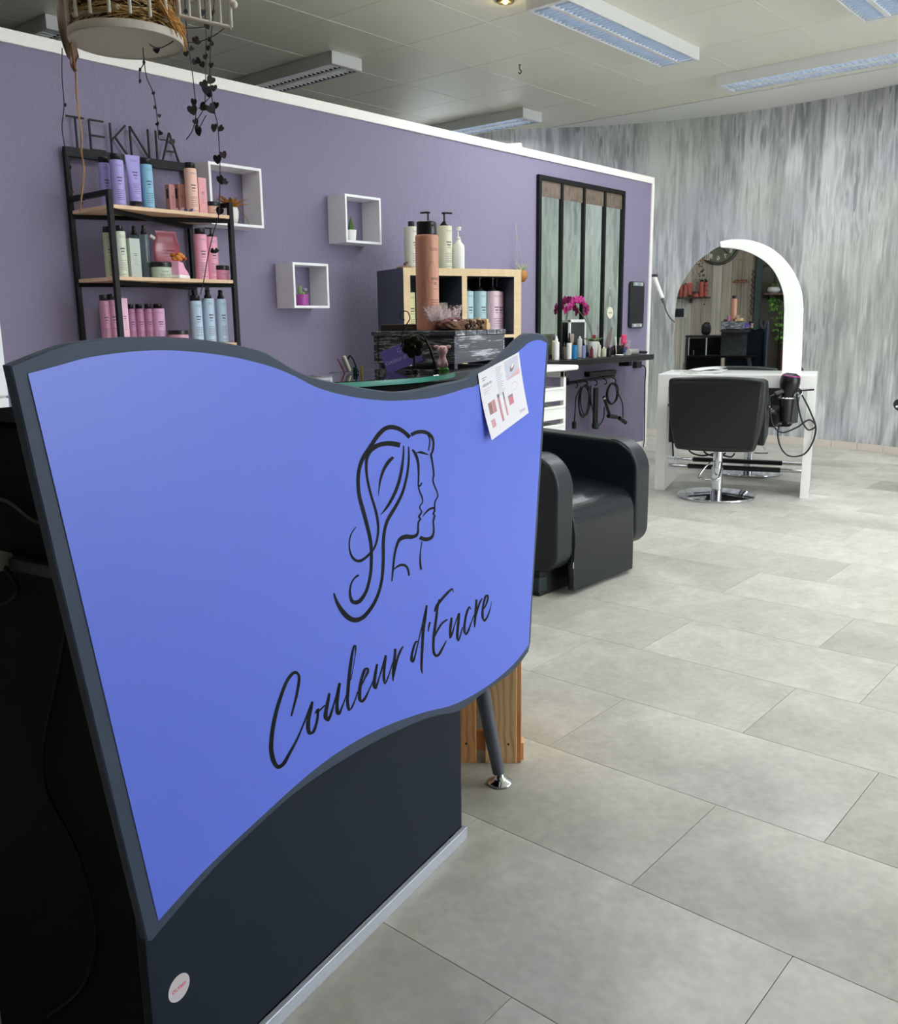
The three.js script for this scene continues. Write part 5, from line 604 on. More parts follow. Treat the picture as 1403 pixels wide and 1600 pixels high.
  const rb = thing('round_brush', 'silver-barrelled round brush lying at the end of the ledge', 'brush', [-3.9, Y + 0.026, -6.98]); part(rb, 'barrel', bar([0, 0, 0.1], [0, 0, -0.03], 0.026, 20), mat(0x9a9a94, 0.6, { bumpMap: fineBump, bumpScale: 0.003 })); part(rb, 'ring', bar([0, 0, 0.108], [0, 0, 0.1], 0.027, 20), mat(0xd5d4cf, 0.4)); part(rb, 'handle', tube([[0, 0, -0.03], [0, -0.004, -0.08], [0, -0.008, -0.14], [0, -0.01, -0.2]], 0.012, 20, 10), blackPlastic);
  const wj = thing('curled_wire_stand', 'clear wire stand with coloured clips beside the lilac wall at the end of the ledge', 'clip stand', [-4.03, Y, -7.08]); for (let k = 0; k < 4; k++) part(wj, 'wire', tube([[0, 0, k * 0.02 - 0.03], [0.005, 0.08, k * 0.024 - 0.036], [0, 0.12, k * 0.03 - 0.05], [-0.006, 0.1, k * 0.03 - 0.07]], 0.0018, 16, 5), mat(0xc9c9d2, 0.3)); part(wj, 'clip', bx(0.014, 0.05, 0.018, 0.01, 0.04, 0.06, 0.004), mat(0x2a62a8, 0.5)); part(wj, 'clip', bx(0.014, 0.05, 0.018, 0.01, 0.045, 0.03, 0.004), mat(0xc0344a, 0.5)); part(wj, 'base', box2(-0.02, 0, -0.06, 0.02, 0.004, 0.07, 0.001), mat(0xbfc3cc, 0.3));
}
// ---------------------------------------------------------------- tools hung on the wall
{
  const t = thing('strop_board', 'long black padded board with grey clamps hung on the lilac wall beside the mirror', 'wall board', [WX, 1.293, -7.316]);
  part(t, 'board', prism(roundRect(0.25, 0.4, 0.03), 0.022, 0.005, 2).rotateY(Math.PI / 2).translate(0.002, 0, 0), mat(0x15191a, 0.45)); for (const y of [0.178, -0.178]) { part(t, 'clamp', box2(0.022, y - 0.016, -0.085, 0.032, y + 0.016, 0.085, 0.003), mat(0x8f9496, 0.35)); for (const z of [-0.05, 0.05]) part(t, 'clamp_pin', box2(0.03, y - 0.012, z - 0.02, 0.038, y + 0.012, z + 0.02, 0.003), mat(0xb5b9ba, 0.35)); }
  const w = thing('curling_wand', 'white curling wand clipped to the end of the lilac partition, its cord trailing', 'curling wand', [0, 0, 0]); part(w, 'body', bar([-4.075, 1.548, -7.605], [-3.985, 1.352, -7.605], 0.019, 18), mat(0xebe9e4, 0.4)); part(w, 'clip', box2(-4.12, 1.54, -7.63, -4.05, 1.565, -7.585, 0.004), mat(0x2a2b2e, 0.4)); part(w, 'tip', bar([-3.985, 1.352, -7.605], [-3.968, 1.31, -7.605], 0.015, 14), mat(0x5b5e60, 0.5)); part(w, 'cord', tube([[-3.968, 1.31, -7.605], [-3.93, 1.22, -7.6], [-3.86, 1.145, -7.6], [-3.75, 1.09, -7.7], [-3.6, 1.03, -8.1], [-3.5, 0.98, -8.52]], 0.007, 40), mat(0x55585a, 0.5));
  const cm = mat(0x101113, 0.45), rail = thing('tool_rail', 'black wall rail with hooks under the ledge carrying the corded tools', 'rail', [0, 0, 0]); part(rail, 'bar', bar([WX + 0.04, 0.672, -6.2], [WX + 0.04, 0.69, -6.92], 0.012, 12), cm); part(rail, 'power_strip', box2(WX + 0.001, 0.705, -6.93, WX + 0.06, 0.745, -6.5, 0.006), cm); for (let k = 0; k < 5; k++) part(rail, 'hook', tube([[WX + 0.04, 0.68, -6.28 - k * 0.15], [WX + 0.075, 0.665, -6.28 - k * 0.15], [WX + 0.08, 0.64, -6.28 - k * 0.15], [WX + 0.06, 0.63, -6.28 - k * 0.15]], 0.005, 14), cm); part(rail, 'wall_plate', box2(WX + 0.001, 0.65, -6.24, WX + 0.03, 0.71, -6.2, 0.003), cm);
  const X = WX + 0.1, G = 'corded hair tools hanging under the ledge', loop = (zc, yc, rz, ry, n, ph = 0) => { const p = []; for (let i = 0; i <= n * 12; i++) { const a = ph + i / 12 * 6.283, k = 1 + 0.08 * Math.sin(i * 0.9); p.push([X + 0.012 * Math.sin(i * 0.37), yc + ry * k * Math.cos(a), zc + rz * k * Math.sin(a)]); } return p; };
  const h1 = thing('hair_tool', 'bundle of looped black cord with a hanging plug, nearest the white trolley', 'hair tool', [0, 0, 0], 0, G); part(h1, 'cord', tube(loop(-6.36, 0.52, 0.075, 0.125, 3), 0.0055, 150, 6), cm); part(h1, 'cord', tube([[X, 0.64, -6.3], [X, 0.55, -6.23], [X, 0.45, -6.22], [X, 0.36, -6.21]], 0.0055, 24), cm); part(h1, 'plug', bx(0.03, 0.06, 0.034, X, 0.335, -6.21, 0.008), cm);
  const h2 = thing('hair_tool', 'dark hair straightener hanging upright in the middle under the ledge', 'hair tool', [0, 0, 0], 0, G); for (const s of [-1, 1]) part(h2, 'arm', bx(0.024, 0.33, 0.03, X + s * 0.004, 0.45, -6.53 + s * 0.02, 0.008, 2), cm); part(h2, 'hinge', bar([X - 0.015, 0.3, -6.53], [X + 0.02, 0.3, -6.53], 0.03, 16), mat(0x1c2b33, 0.4)); part(h2, 'cord', tube([[X, 0.64, -6.45], [X + 0.02, 0.5, -6.43], [X + 0.02, 0.38, -6.48], [X + 0.01, 0.29, -6.53], [X + 0.02, 0.34, -6.62], [X + 0.02, 0.45, -6.64]], 0.0055, 40), cm);
  const h3 = thing('hair_tool', 'slim black curling iron hanging slantwise, its cord looped in a ring', 'hair tool', [0, 0, 0], 0, G); part(h3, 'barrel', bar([X + 0.03, 0.52, -6.62], [X + 0.03, 0.36, -6.72], 0.013, 14), cm); part(h3, 'handle', bar([X + 0.03, 0.37, -6.69], [X + 0.03, 0.35, -6.82], 0.018, 14), cm); part(h3, 'chrome_ring', bar([X + 0.03, 0.535, -6.61], [X + 0.03, 0.52, -6.62], 0.0145, 14), chrome); part(h3, 'cord', tube(loop(-6.8, 0.55, 0.085, 0.085, 3, 1), 0.0055, 150, 6), cm); part(h3, 'cord', tube([[X, 0.56, -6.88], [X + 0.01, 0.46, -6.95], [X, 0.36, -6.985], [X, 0.33, -6.99]], 0.0055, 24), cm); part(h3, 'plug', bar([X + 0.02, 0.335, -6.89], [X + 0.02, 0.285, -7.0], 0.018, 12), cm);
  const sc = thing('socket_cable', 'thin black cable running from a wall socket under the ledge down to the floor', 'cable', [0, 0, 0]); part(sc, 'socket', box2(WX + 0.001, 0.74, -7.4, WX + 0.045, 0.8, -7.3, 0.006), cm); part(sc, 'cord', tube([[WX + 0.04, 0.77, -7.37], [WX + 0.05, 0.74, -7.45], [WX + 0.035, 0.6, -7.48], [WX + 0.03, 0.35, -7.5], [WX + 0.03, 0.05, -7.51], [WX + 0.035, 0.008, -7.49]], 0.0055, 50), cm);
}
// ---------------------------------------------------------------- white trolley
{
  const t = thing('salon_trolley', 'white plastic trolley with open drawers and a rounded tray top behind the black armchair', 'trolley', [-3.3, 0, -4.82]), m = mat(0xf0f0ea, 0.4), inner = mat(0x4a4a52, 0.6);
  // local: x towards the room, z along the wall
  for (const z of [-0.186, 0.146]) part(t, 'side_frame', [box2(-0.34, 0.06, z - 0.014, -0.31, 0.84, z + 0.014, 0.004), box2(-0.03, 0.06, z - 0.014, 0, 0.84, z + 0.014, 0.004), box2(-0.34, 0.42, z - 0.01, 0, 0.45, z + 0.01, 0.003), box2(-0.34, 0.8, z - 0.014, 0, 0.84, z + 0.014, 0.004), box2(-0.34, 0.06, z - 0.014, 0, 0.1, z + 0.014, 0.004)], m);
  part(t, 'top_tray', prism((() => { const s = new THREE.Shape(); s.moveTo(-0.37, -0.16); s.lineTo(0.02, -0.16); s.lineTo(0.02, 0.27); s.bezierCurveTo(0.02, 0.36, -0.03, 0.37, -0.1, 0.36); s.lineTo(-0.37, 0.3); s.lineTo(-0.37, -0.16); return s; })(), 0.03, 0.008, 2).rotateX(-Math.PI / 2).translate(0, 0.845, 0), m);
  for (const y of [0.655, 0.535, 0.415, 0.295, 0.175]) { const d = part(t, 'drawer', [box2(-0.008, y, -0.17, 0.008, y + 0.085, 0.13, 0.004), box2(-0.33, y, -0.17, -0.32, y + 0.085, 0.13, 0.003), box2(-0.33, y, -0.17, 0, y + 0.085, -0.162, 0.003), box2(-0.33, y, 0.122, 0, y + 0.085, 0.13, 0.003), box2(-0.33, y, -0.166, 0, y + 0.008, 0.126, 0.002)], m); part(d, 'lip', box2(-0.012, y + 0.072, -0.174, 0.016, y + 0.088, 0.134, 0.004), m); }
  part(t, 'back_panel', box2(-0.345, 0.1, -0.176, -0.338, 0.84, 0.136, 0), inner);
  for (const x of [-0.3, -0.04]) for (const z of [-0.16, 0.12]) part(t, 'castor', [cyl(0.022, 0.022, 0.016, 0, -0.008, 0, 16).rotateX(Math.PI / 2).translate(x, 0.022, z), bar([x, 0.03, z], [x, 0.065, z], 0.006)], mat(0x3a3a3e, 0.5));
}
// ---------------------------------------------------------------- black armchair
{
  const le = mat(0x161c23, 0.36, { bumpMap: rep(leatherBump, 6, 6), bumpScale: 0.0006 }), seatM = mat(0x141a20, 0.24, { bumpMap: rep(leatherBump, 6, 6), bumpScale: 0.0005 });
  const t = thing('leather_armchair', 'boxy black leather armchair with thick rounded arms beside the desk', 'armchair', [-2.035, 0, -3.43], -0.03);
  // local x forward (front face at x = 0), z across: near arm positive
  const armShape = () => { const s = new THREE.Shape(), r = 0.115, x0 = -0.86, x1 = 0, y0 = 0.115, y1 = 0.615; s.moveTo(x0, y0); s.lineTo(x1 - r * 0.8, y0); s.absarc(x1 - r * 0.8, y0 + r * 0.8, r * 0.8, -Math.PI / 2, 0); s.lineTo(x1, y0 + r); s.lineTo(x1, y1 - r * 1.25); s.absarc(x1 - r * 1.25, y1 - r * 1.25, r * 1.25, 0, Math.PI / 2); s.lineTo(x0, y1 + 0.02); s.lineTo(x0, y0); return s; };
  for (const z of [0.25, -0.375]) { const a = part(t, 'arm', prism(armShape(), 0.122, 0.016, 4, 12).translate(0, 0, z), le); part(a, 'piping', tube((() => { const p = []; const s = armShape().getPoints(10); for (const q of s) if (q.x > -0.8) p.push([q.x - 0.004, q.y, z + (z > 0 ? 0.012 : 0.11)]); return p; })(), 0.003, 90, 6), le); }
  const seat = new THREE.Shape(); seat.moveTo(-0.7, 0.22); seat.lineTo(-0.7, 0.42); seat.bezierCurveTo(-0.5, 0.44, -0.25, 0.435, -0.12, 0.415); seat.bezierCurveTo(-0.03, 0.4, -0.004, 0.36, -0.004, 0.28); seat.lineTo(-0.002, 0.018); seat.lineTo(-0.03, 0.018); seat.lineTo(-0.05, 0.22); seat.lineTo(-0.7, 0.22);
  const sg = prism(seat, 0.5, 0.012, 4, 14).translate(0, 0, -0.253); { const p = sg.attributes.position; for (let i = 0; i < p.count; i++) { const x = p.getX(i), y = p.getY(i), z = p.getZ(i); if (y > 0.34) p.setY(i, y + 0.014 * Math.cos(z * 6.2) - 0.004 + 0.0025 * Math.sin(z * 26 + x * 9) * Math.sin(x * 17)); if (z > 0) {} } sg.computeVertexNormals(); }
  const st = part(t, 'seat', sg, seatM); part(st, 'piping', tube([[-0.6, 0.43, 0.245], [-0.3, 0.435, 0.245], [-0.12, 0.418, 0.245], [-0.03, 0.375, 0.245], [0, 0.29, 0.245], [0, 0.15, 0.245], [0, 0.03, 0.245]], 0.0035, 60, 6), le);
  part(t, 'label_tag', bx(0.001, 0.028, 0.008, 0.002, 0.135, 0.249, 0), mat(0xb9bcc0, 0.4), 'tiny pale fabric tag');
  part(t, 'back', prism((() => { const s = new THREE.Shape(); s.moveTo(-0.64, 0.3); s.lineTo(-0.7, 0.66); s.absarc(-0.76, 0.665, 0.06, 0, Math.PI); s.lineTo(-0.82, 0.1); s.lineTo(-0.64, 0.1); return s; })(), 0.5, 0.014, 3).translate(0, 0, -0.25), le);
  part(t, 'plinth', box2(-0.8, 0.0, -0.35, -0.1, 0.13, 0.355, 0.004), mat(0x08090a, 0.6)); for (const z of [0.335, -0.33]) part(t, 'corner_pad', box2(-0.13, 0.02, z - 0.03, -0.095, 0.085, z + 0.03, 0.004), mat(0x1b2b31, 0.5));
}
// ---------------------------------------------------------------- styling station with the arched mirror
const SP = [-2.49, 0, -5.799], ST = 0.3194, sp = (s, y, d) => [SP[0] + 0.9494 * s + 0.314 * d, y, SP[2] - 0.314 * s + 0.9494 * d];
{
  const t = thing('styling_station', 'white two-sided styling station with an arched mirror and half-arch white frame', 'styling station', SP, ST);
  part(t, 'table_top', box2(-0.502, 0.718, -0.57, 0.5, 0.8, 0, 0.002), whiteGloss); part(t, 'leg_panel', box2(-0.502, 0, -0.57, -0.434, 0.718, 0, 0.002), whiteGloss); part(t, 'leg_panel', box2(0.446, 0, -0.57, 0.5, 0.718, 0, 0.002), whiteGloss);
  const o = new THREE.Shape(); o.moveTo(0.278, 0.8); o.lineTo(0.398, 0.8); o.lineTo(0.386, 1.22); o.splineThru([[0.362, 1.35], [0.293, 1.487], [0.186, 1.598], [0.062, 1.66], [-0.063, 1.681], [-0.166, 1.672]].map((p) => new THREE.Vector2(...p))); o.lineTo(-0.16, 1.634); o.splineThru([[-0.02, 1.61], [0.106, 1.547], [0.191, 1.462], [0.25, 1.337], [0.267, 1.22]].map((p) => new THREE.Vector2(...p))); o.lineTo(0.278, 0.8);
  part(t, 'arch_frame', prism(o, 0.07, 0.003, 2, 16).translate(0, 0, -0.32), whiteGloss);
  const g = new THREE.Shape(); g.moveTo(-0.438, 0.8); g.lineTo(0.29, 0.8); g.lineTo(0.278, 1.22); g.splineThru([[0.26, 1.34], [0.2, 1.466], [0.112, 1.555], [-0.02, 1.62], [-0.1, 1.645], [-0.168, 1.643], [-0.268, 1.583], [-0.35, 1.502], [-0.43, 1.354], [-0.45, 1.2]].map((p) => new THREE.Vector2(...p))); g.lineTo(-0.438, 0.8);
  part(t, 'mirror', prism(g, 0.008, 0, 1, 16).translate(0, 0, -0.292), mat(0xdfe4e2, 0.015, { metalness: 1 }));
  for (const [y, d] of [[0.155, -0.16], [0.165, -0.42]]) { const b = part(t, 'foot_rail', bar([-0.434, y, d], [0.446, y, d], 0.0115, 14), chrome); part(b, 'grip', bar([-0.3, y, d], [0.31, y, d], 0.017, 14), blackPlastic, 'black foam sleeve'); }
  part(t, 'cable', tube([[-0.425, 0.66, -0.28], [-0.415, 0.5, -0.25], [-0.425, 0.4, -0.22], [-0.425, 0.2, -0.3]], 0.006, 24), blackPlastic); part(t, 'shelf_rail', bar([-0.43, 0.3, -0.28], [-0.1, 0.335, -0.28], 0.008), chrome);
  for (let k = 0; k < 3; k++) part(t, 'cable', tube([[-0.32 + k * 0.12, 0.3, -0.26], [-0.3 + k * 0.1, 0.25, -0.22], [-0.22 + k * 0.1, 0.22, -0.24], [-0.12 + k * 0.06, 0.24, -0.27]], 0.006, 20), blackPlastic);
  // dryer in its ring
  const dp = [0.335, 0.69, 0.055]; const d = thing('hair_dryer', 'black hair dryer with a magenta ring standing nose-down in a holder on the white station', 'hair dryer', sp(...dp), ST + 0.3), bk = mat(0x0d0c0f, 0.35);
  part(d, 'barrel', lathe([[0, -0.11], [0.03, -0.11], [0.034, -0.05], [0.04, 0.0], [0.058, 0.035], [0.063, 0.065], [0.06, 0.1], [0.05, 0.118], [0.036, 0.124], [0, 0.124]], 30).rotateZ(-0.12), bk); part(d, 'ring', new THREE.TorusGeometry(0.0525, 0.006, 8, 32).rotateX(Math.PI / 2).translate(0, 0.107, 0).rotateZ(-0.12), mat(0x8c1f6e, 0.35)); part(d, 'grille', lathe([[0, 0.1255], [0.034, 0.1245], [0.034, 0.1275], [0, 0.1285]], 24).rotateZ(-0.12), mat(0x1f1c22, 0.6)); part(d, 'handle', bar([0.03, 0.04, 0], [-0.085, -0.005, 0.02], 0.018, 14), bk);
  part(d, 'cord', tube([[-0.085, -0.005, 0.02], [-0.12, -0.02, 0.03], [-0.115, -0.1, 0.03], [-0.09, -0.2, 0.03], [-0.03, -0.25, 0.02], [0.06, -0.22, 0.02], [0.14, -0.17, 0.02], [0.18, -0.21, 0.02], [0.14, -0.235, 0.02], [0.1, -0.19, 0.02], [0.06, -0.06, 0.02], [0.05, 0.0, 0.02]], 0.0055, 110, 6), bk); part(d, 'cord', tube([[0.05, 0.03, 0.01], [0.09, -0.02, 0.01], [0.15, -0.13, 0.01], [0.185, -0.22, 0.01], [0.17, -0.32, 0.01], [0.12, -0.395, 0.01], [0.03, -0.405, 0.01], [-0.02, -0.36, 0.01], [-0.05, -0.27, 0.01], [-0.045, -0.2, 0.01]], 0.0055, 90, 6), bk);
  const h = thing('dryer_holder', 'chrome ring holder with a black cup fixed under the white station top', 'holder', sp(0.33, 0.66, 0.055), ST); part(h, 'ring', new THREE.TorusGeometry(0.05, 0.006, 8, 28).rotateX(Math.PI / 2), chrome); part(h, 'arm', tube([[0.045, 0, -0.005], [0.09, 0.03, -0.02], [0.07, 0.055, -0.05], [0.02, 0.057, -0.09]], 0.008, 24), chrome); part(h, 'cup', lathe([[0.03, -0.15], [0.036, -0.15], [0.047, -0.01], [0.043, -0.01], [0.033, -0.144], [0.0, -0.144]], 24), mat(0x0b0b0d, 0.4)); part(h, 'pin', bar([0.06, 0.045, -0.01], [0.16, 0.055, -0.01], 0.006), blackPlastic);
  const mg = thing('magazine_pile', 'open magazines lying on the white station top in front of the mirror', 'magazine', sp(-0.27, 0.801, -0.15), ST + 0.2); for (let k = 0; k < 4; k++) part(mg, 'magazine', bx(0.21 - k * 0.01, 0.004, 0.15, k * 0.03, 0.002 + k * 0.0042, 0, 0.001).rotateY(k * 0.16), mat([0xd7d5d0, 0xb9b8b6, 0xe4e3df, 0xcfd0d2][k], 0.4)); part(mg, 'page', prism([[0, 0], [0.1, 0.012], [0.18, 0.01], [0.18, 0.012], [0.1, 0.0145], [0, 0.0015]], 0.15).translate(-0.02, 0.018, -0.08).rotateY(0.35), mat(0xeeedea, 0.4));
}
// ---------------------------------------------------------------- styling chairs
{
  const le = mat(0x181a1c, 0.42, { bumpMap: rep(leatherBump, 6, 6), bumpScale: 0.0005 });
  const t = thing('styling_chair', 'black styling chair with its broad back to the camera at the white station', 'styling chair', [-2.52, 0, -5.66], ST, 'black styling chairs on chrome discs');
  part(t, 'base', lathe([[0, 0], [0.245, 0], [0.252, 0.004], [0.252, 0.016], [0.246, 0.02], [0.1, 0.03], [0.05, 0.034], [0, 0.034]], 56), chrome); part(t, 'column', [cyl(0.038, 0.038, 0.17, 0, 0.03, 0, 28), cyl(0.031, 0.031, 0.2, 0, 0.2, 0, 28)], chrome); part(t, 'column_collar', cyl(0.044, 0.044, 0.03, 0, 0.345, 0, 28), darkChrome);
  part(t, 'pump_lever', tube([[-0.03, 0.24, 0.02], [-0.06, 0.22, 0.07], [-0.1, 0.16, 0.12], [-0.105, 0.145, 0.135], [-0.08, 0.14, 0.14], [0.0, 0.138, 0.142], [0.02, 0.145, 0.135], [0.03, 0.19, 0.09], [0.03, 0.24, 0.03]], 0.006, 70, 8), chrome);
  part(t, 'seat', new RoundedBoxGeometry(0.5, 0.13, 0.46, 4, 0.045).translate(0, 0.445, 0.0), le); part(t, 'seat_plate', box2(-0.12, 0.36, -0.12, 0.12, 0.38, 0.12, 0.003), darkChrome);
  // back: tapered shield, gently wrapped round the sitter (forward is -z)
  const s = new THREE.Shape(); s.moveTo(-0.225, 0.345); s.bezierCurveTo(-0.1, 0.335, 0.1, 0.335, 0.225, 0.345); s.bezierCurveTo(0.243, 0.348, 0.248, 0.36, 0.252, 0.38); s.bezierCurveTo(0.285, 0.5, 0.296, 0.6, 0.298, 0.765); s.bezierCurveTo(0.298, 0.79, 0.29, 0.798, 0.265, 0.8); s.bezierCurveTo(0.1, 0.815, -0.1, 0.815, -0.265, 0.8); s.bezierCurveTo(-0.29, 0.798, -0.298, 0.79, -0.298, 0.765); s.bezierCurveTo(-0.296, 0.6, -0.285, 0.5, -0.252, 0.38); s.bezierCurveTo(-0.248, 0.36, -0.243, 0.348, -0.225, 0.345);
  const bg = prism(s, 0.075, 0.018, 4, 16), tri = flat(bg); { const p = tri.attributes.position; for (let i = 0; i < p.count; i++) { const x = p.getX(i), y = p.getY(i); p.setZ(i, p.getZ(i) + 0.2 - 0.9 * Math.max(0, Math.abs(x) - 0.2) ** 1.4 + (y - 0.36) * 0.1); } tri.computeVertexNormals(); } part(t, 'backrest', bg.index ? bg : tri, le);
  for (const q of [-1, 1]) { const a = part(t, 'armrest', prism((() => { const w = new THREE.Shape(); w.moveTo(0.21, 0.79); w.bezierCurveTo(0.1, 0.74, -0.05, 0.66, -0.2, 0.63); w.bezierCurveTo(-0.25, 0.62, -0.25, 0.57, -0.2, 0.55); w.lineTo(-0.12, 0.4); w.lineTo(0.2, 0.38); w.lineTo(0.21, 0.79); return w; })(), 0.045, 0.01, 3, 12).rotateY(-Math.PI / 2).translate(q * 0.275 + 0.0225, 0, 0), le); part(a, 'chrome_trim', tube([[q * 0.3, 0.62, 0.2], [q * 0.304, 0.615, 0.1], [q * 0.304, 0.6, -0.08], [q * 0.304, 0.58, -0.2]], 0.011, 30, 8), chrome); }
  dup(t, 'black styling chair facing the camera on the far side of the white station', sp(0.05, 0, -0.95), ST + Math.PI - 0.2);
  dup(t, 'black styling chair cut off by the photo edge, only its chrome trim end showing', [-1.37, 0, -6.71], 1.2);
}
// ---------------------------------------------------------------- birdcage planter hanging over the desk
{
  const CP = [-2.045, 1.8, -1.247], iv = mat(0xc9c0b4, 0.6), CR = 0.128;
  const t = thing('birdcage', 'round ivory metal birdcage filled with straw hanging from the ceiling above the desk', 'birdcage', CP);
  part(t, 'base_plate', lathe([[0, 0.004], [CR - 0.004, 0.004], [CR - 0.002, 0], [CR, 0.003], [CR, 0.019], [CR - 0.004, 0.02], [CR - 0.006, 0.008], [0, 0.008]], 56), iv);
  for (let k = 0; k < 18; k++) { const a = k / 18 * 6.283 + 0.1; if (k === 15 || k === 16) continue; part(t, 'bar', bar([(CR - 0.003) * Math.cos(a), 0.03, (CR - 0.003) * Math.sin(a)], [(CR - 0.003) * Math.cos(a), 0.36, (CR - 0.003) * Math.sin(a)], 0.0042, 8), iv); }
  for (const y of [0.12, 0.24, 0.36]) part(t, 'hoop', new THREE.TorusGeometry(CR - 0.003, 0.004, 8, 48).rotateX(Math.PI / 2).translate(0, y, 0), iv);
  for (let k = 0; k < 9; k++) { const a = k / 9 * 6.283; part(t, 'dome_bar', tube([[(CR - 0.003) * Math.cos(a), 0.36, (CR - 0.003) * Math.sin(a)], [0.1 * Math.cos(a), 0.43, 0.1 * Math.sin(a)], [0.05 * Math.cos(a), 0.475, 0.05 * Math.sin(a)], [0, 0.49, 0]], 0.003, 16), iv); }
  part(t, 'hanger', bar([0, 0.48, 0], [0, HC - CP[1], 0], 0.002, 6), iv); part(t, 'bottom_bar', bar([-0.03, 0.045, CR - 0.02], [0.09, 0.045, CR - 0.06], 0.006), iv);
  // open door on the side
  const d = part(t, 'door', [bar([0.095, 0.06, -0.083], [0.178, 0.036, -0.165], 0.0045), bar([0.178, 0.036, -0.165], [0.178, 0.22, -0.165], 0.0045), bar([0.095, 0.06, -0.083], [0.095, 0.22, -0.083], 0.0045), bar([0.178, 0.1, -0.165], [0.146, 0.112, -0.134], 0.004)], iv); for (let k = 1; k < 5; k++) { const f = k / 5; part(d, 'door_bar', bar([0.095 + 0.083 * f, 0.06 - 0.024 * f, -0.083 - 0.082 * f], [0.095 + 0.083 * f, 0.22, -0.083 - 0.082 * f], 0.0033), iv); } part(d, 'door_knob', ball(0.009, 0.186, 0.085, -0.17), iv);
  const r = rng(41), straw = (n, R0, y0, y1) => { const gs = []; for (let i = 0; i < n; i++) { const a = r() * 6.283, q = R0 * Math.sqrt(0.35 + 0.65 * r()), y = lerp(y0, y1, r()), da = 0.5 + r() * 0.9, dy = (r() - 0.5) * 0.05; gs.push(tube([[q * Math.cos(a), y, q * Math.sin(a)], [q * 1.0 * Math.cos(a + da / 2), y + dy, q * Math.sin(a + da / 2)], [q * 0.96 * Math.cos(a + da), y + dy * 0.4, q * 0.96 * Math.sin(a + da)]], 0.0009 + r() * 0.0007, 5, 4)); } return gs; };
  [0xc59a5c, 0x8a6236, 0xdcbd86].forEach((c, i) => { const n = solo('straw_filling', ['golden straw packed inside the ivory birdcage', 'brown straw packed inside the ivory birdcage', 'pale straw packed inside the ivory birdcage'][i], 'straw', straw(230, CR - 0.01, 0.034, 0.14), mat(c, 0.9)); n.position.set(...CP); n.userData.kind = 'stuff'; });
  const e = thing('straw_nest', 'dense brown nest core inside the ivory birdcage', 'nest', CP); { const g = new THREE.IcosahedronGeometry(1, 3), p = g.attributes.position; for (let i = 0; i < p.count; i++) { const v = V().fromBufferAttribute(p, i), k = 1 + 0.25 * (fbm(v.x * 0.3 + 0.5, v.y * 0.3 + v.z * 0.2 + 0.5, 13, 11, 3) - 0.5); p.setXYZ(i, v.x * 0.108 * k, 0.08 + v.y * 0.046 * k, v.z * 0.108 * k); } g.computeVertexNormals(); part(e, 'core', g, mat(0x4a3220, 0.95)); } part(e, 'egg', ball(0.02, -0.02, 0.125, 0.07, 0.9, 1.25, 0.9), mat(0xb79a72, 0.7));
  { const gs = []; for (let i = 0; i < 60; i++) { const a = -0.2 - r() * 1.1, y = r() * 0.05; gs.push(tube([[0.1 * Math.cos(a), 0.05 + y, 0.1 * Math.sin(a) + 0.02], [0.128 * Math.cos(a), 0.034 + y * 0.5 + r() * 0.02, 0.128 * Math.sin(a) + 0.02], [0.143 * Math.cos(a - 0.1), 0.0 + r() * 0.04, 0.143 * Math.sin(a - 0.1) + 0.01]], 0.0012, 6, 4)); } const o = solo('loose_straw', 'tuft of golden straw spilling out through the open door side of the birdcage', 'straw', gs, mat(0xc08f4e, 0.9)); o.position.set(...CP); o.userData.kind = 'stuff'; }
  { const t = thing('trailing_plant', 'dark leaved trailing plant with thin bare stems dangling from the birdcage', 'plant', [0, 0, 0]), sm = mat(0x241f26, 0.7), ms = [0x201c22, 0x2a2a2b, 0x3a4441, 0x33222e].map((c) => mat(c, 0.6, { side: THREE.DoubleSide }));
    part(t, 'stem', tube([[-2.1786,1.8000,-1.1591], [-2.1820,1.7370,-1.1543], [-2.1646,1.6693,-1.1433], [-2.1468,1.6147,-1.1241], [-2.1305,1.5586,-1.1195], [-2.1372,1.5360,-1.1252], [-2.1383,1.5081,-1.1292], [-2.1292,1.4818,-1.1188], [-2.1074,1.4606,-1.1132]], 0.0012, 63, 5), sm);
    part(t, 'stem', tube([[-2.0527,1.8451,-1.2936], [-2.0497,1.7746,-1.2922], [-2.0353,1.7360,-1.2867], [-2.0037,1.6908,-1.2819], [-1.9898,1.6431,-1.2775], [-1.9952,1.6092,-1.2813], [-2.0006,1.5934,-1.2850], [-1.9811,1.5886,-1.2894], [-1.9556,1.5754,-1.2892]], 0.0012, 63, 5), sm);
    part(t, 'stem', tube([[-2.0372,1.7683,-1.2857], [-2.0538,1.7525,-1.2826], [-2.0460,1.7214,-1.2734]], 0.0012, 21, 5), sm);
    part(t, 'stem', tube([[-2.0228,1.8282,-1.2741], [-2.0144,1.8024,-1.2899], [-1.9936,1.7932,-1.2980], [-1.9621,1.7987,-1.3072], [-1.9453,1.8151,-1.3230]], 0.0012, 35, 5), sm);
    part(t, 'stem', tube([[-2.0536,1.9654,-1.4204], [-2.0491,1.8777,-1.4157], [-2.0198,1.7689,-1.4036], [-1.9920,1.6965,-1.3880], [-1.9838,1.6580,-1.3812], [-1.9980,1.6230,-1.3771], [-2.0147,1.6052,-1.3705]], 0.0012, 49, 5), sm);
    part(t, 'stem', tube([[-1.9998,1.9576,-1.4377], [-1.9902,1.8403,-1.4291], [-1.9788,1.7781,-1.4145], [-1.9580,1.7139,-1.3951], [-1.9536,1.6683,-1.3831], [-1.9749,1.6444,-1.3759]], 0.0012, 42, 5), sm);
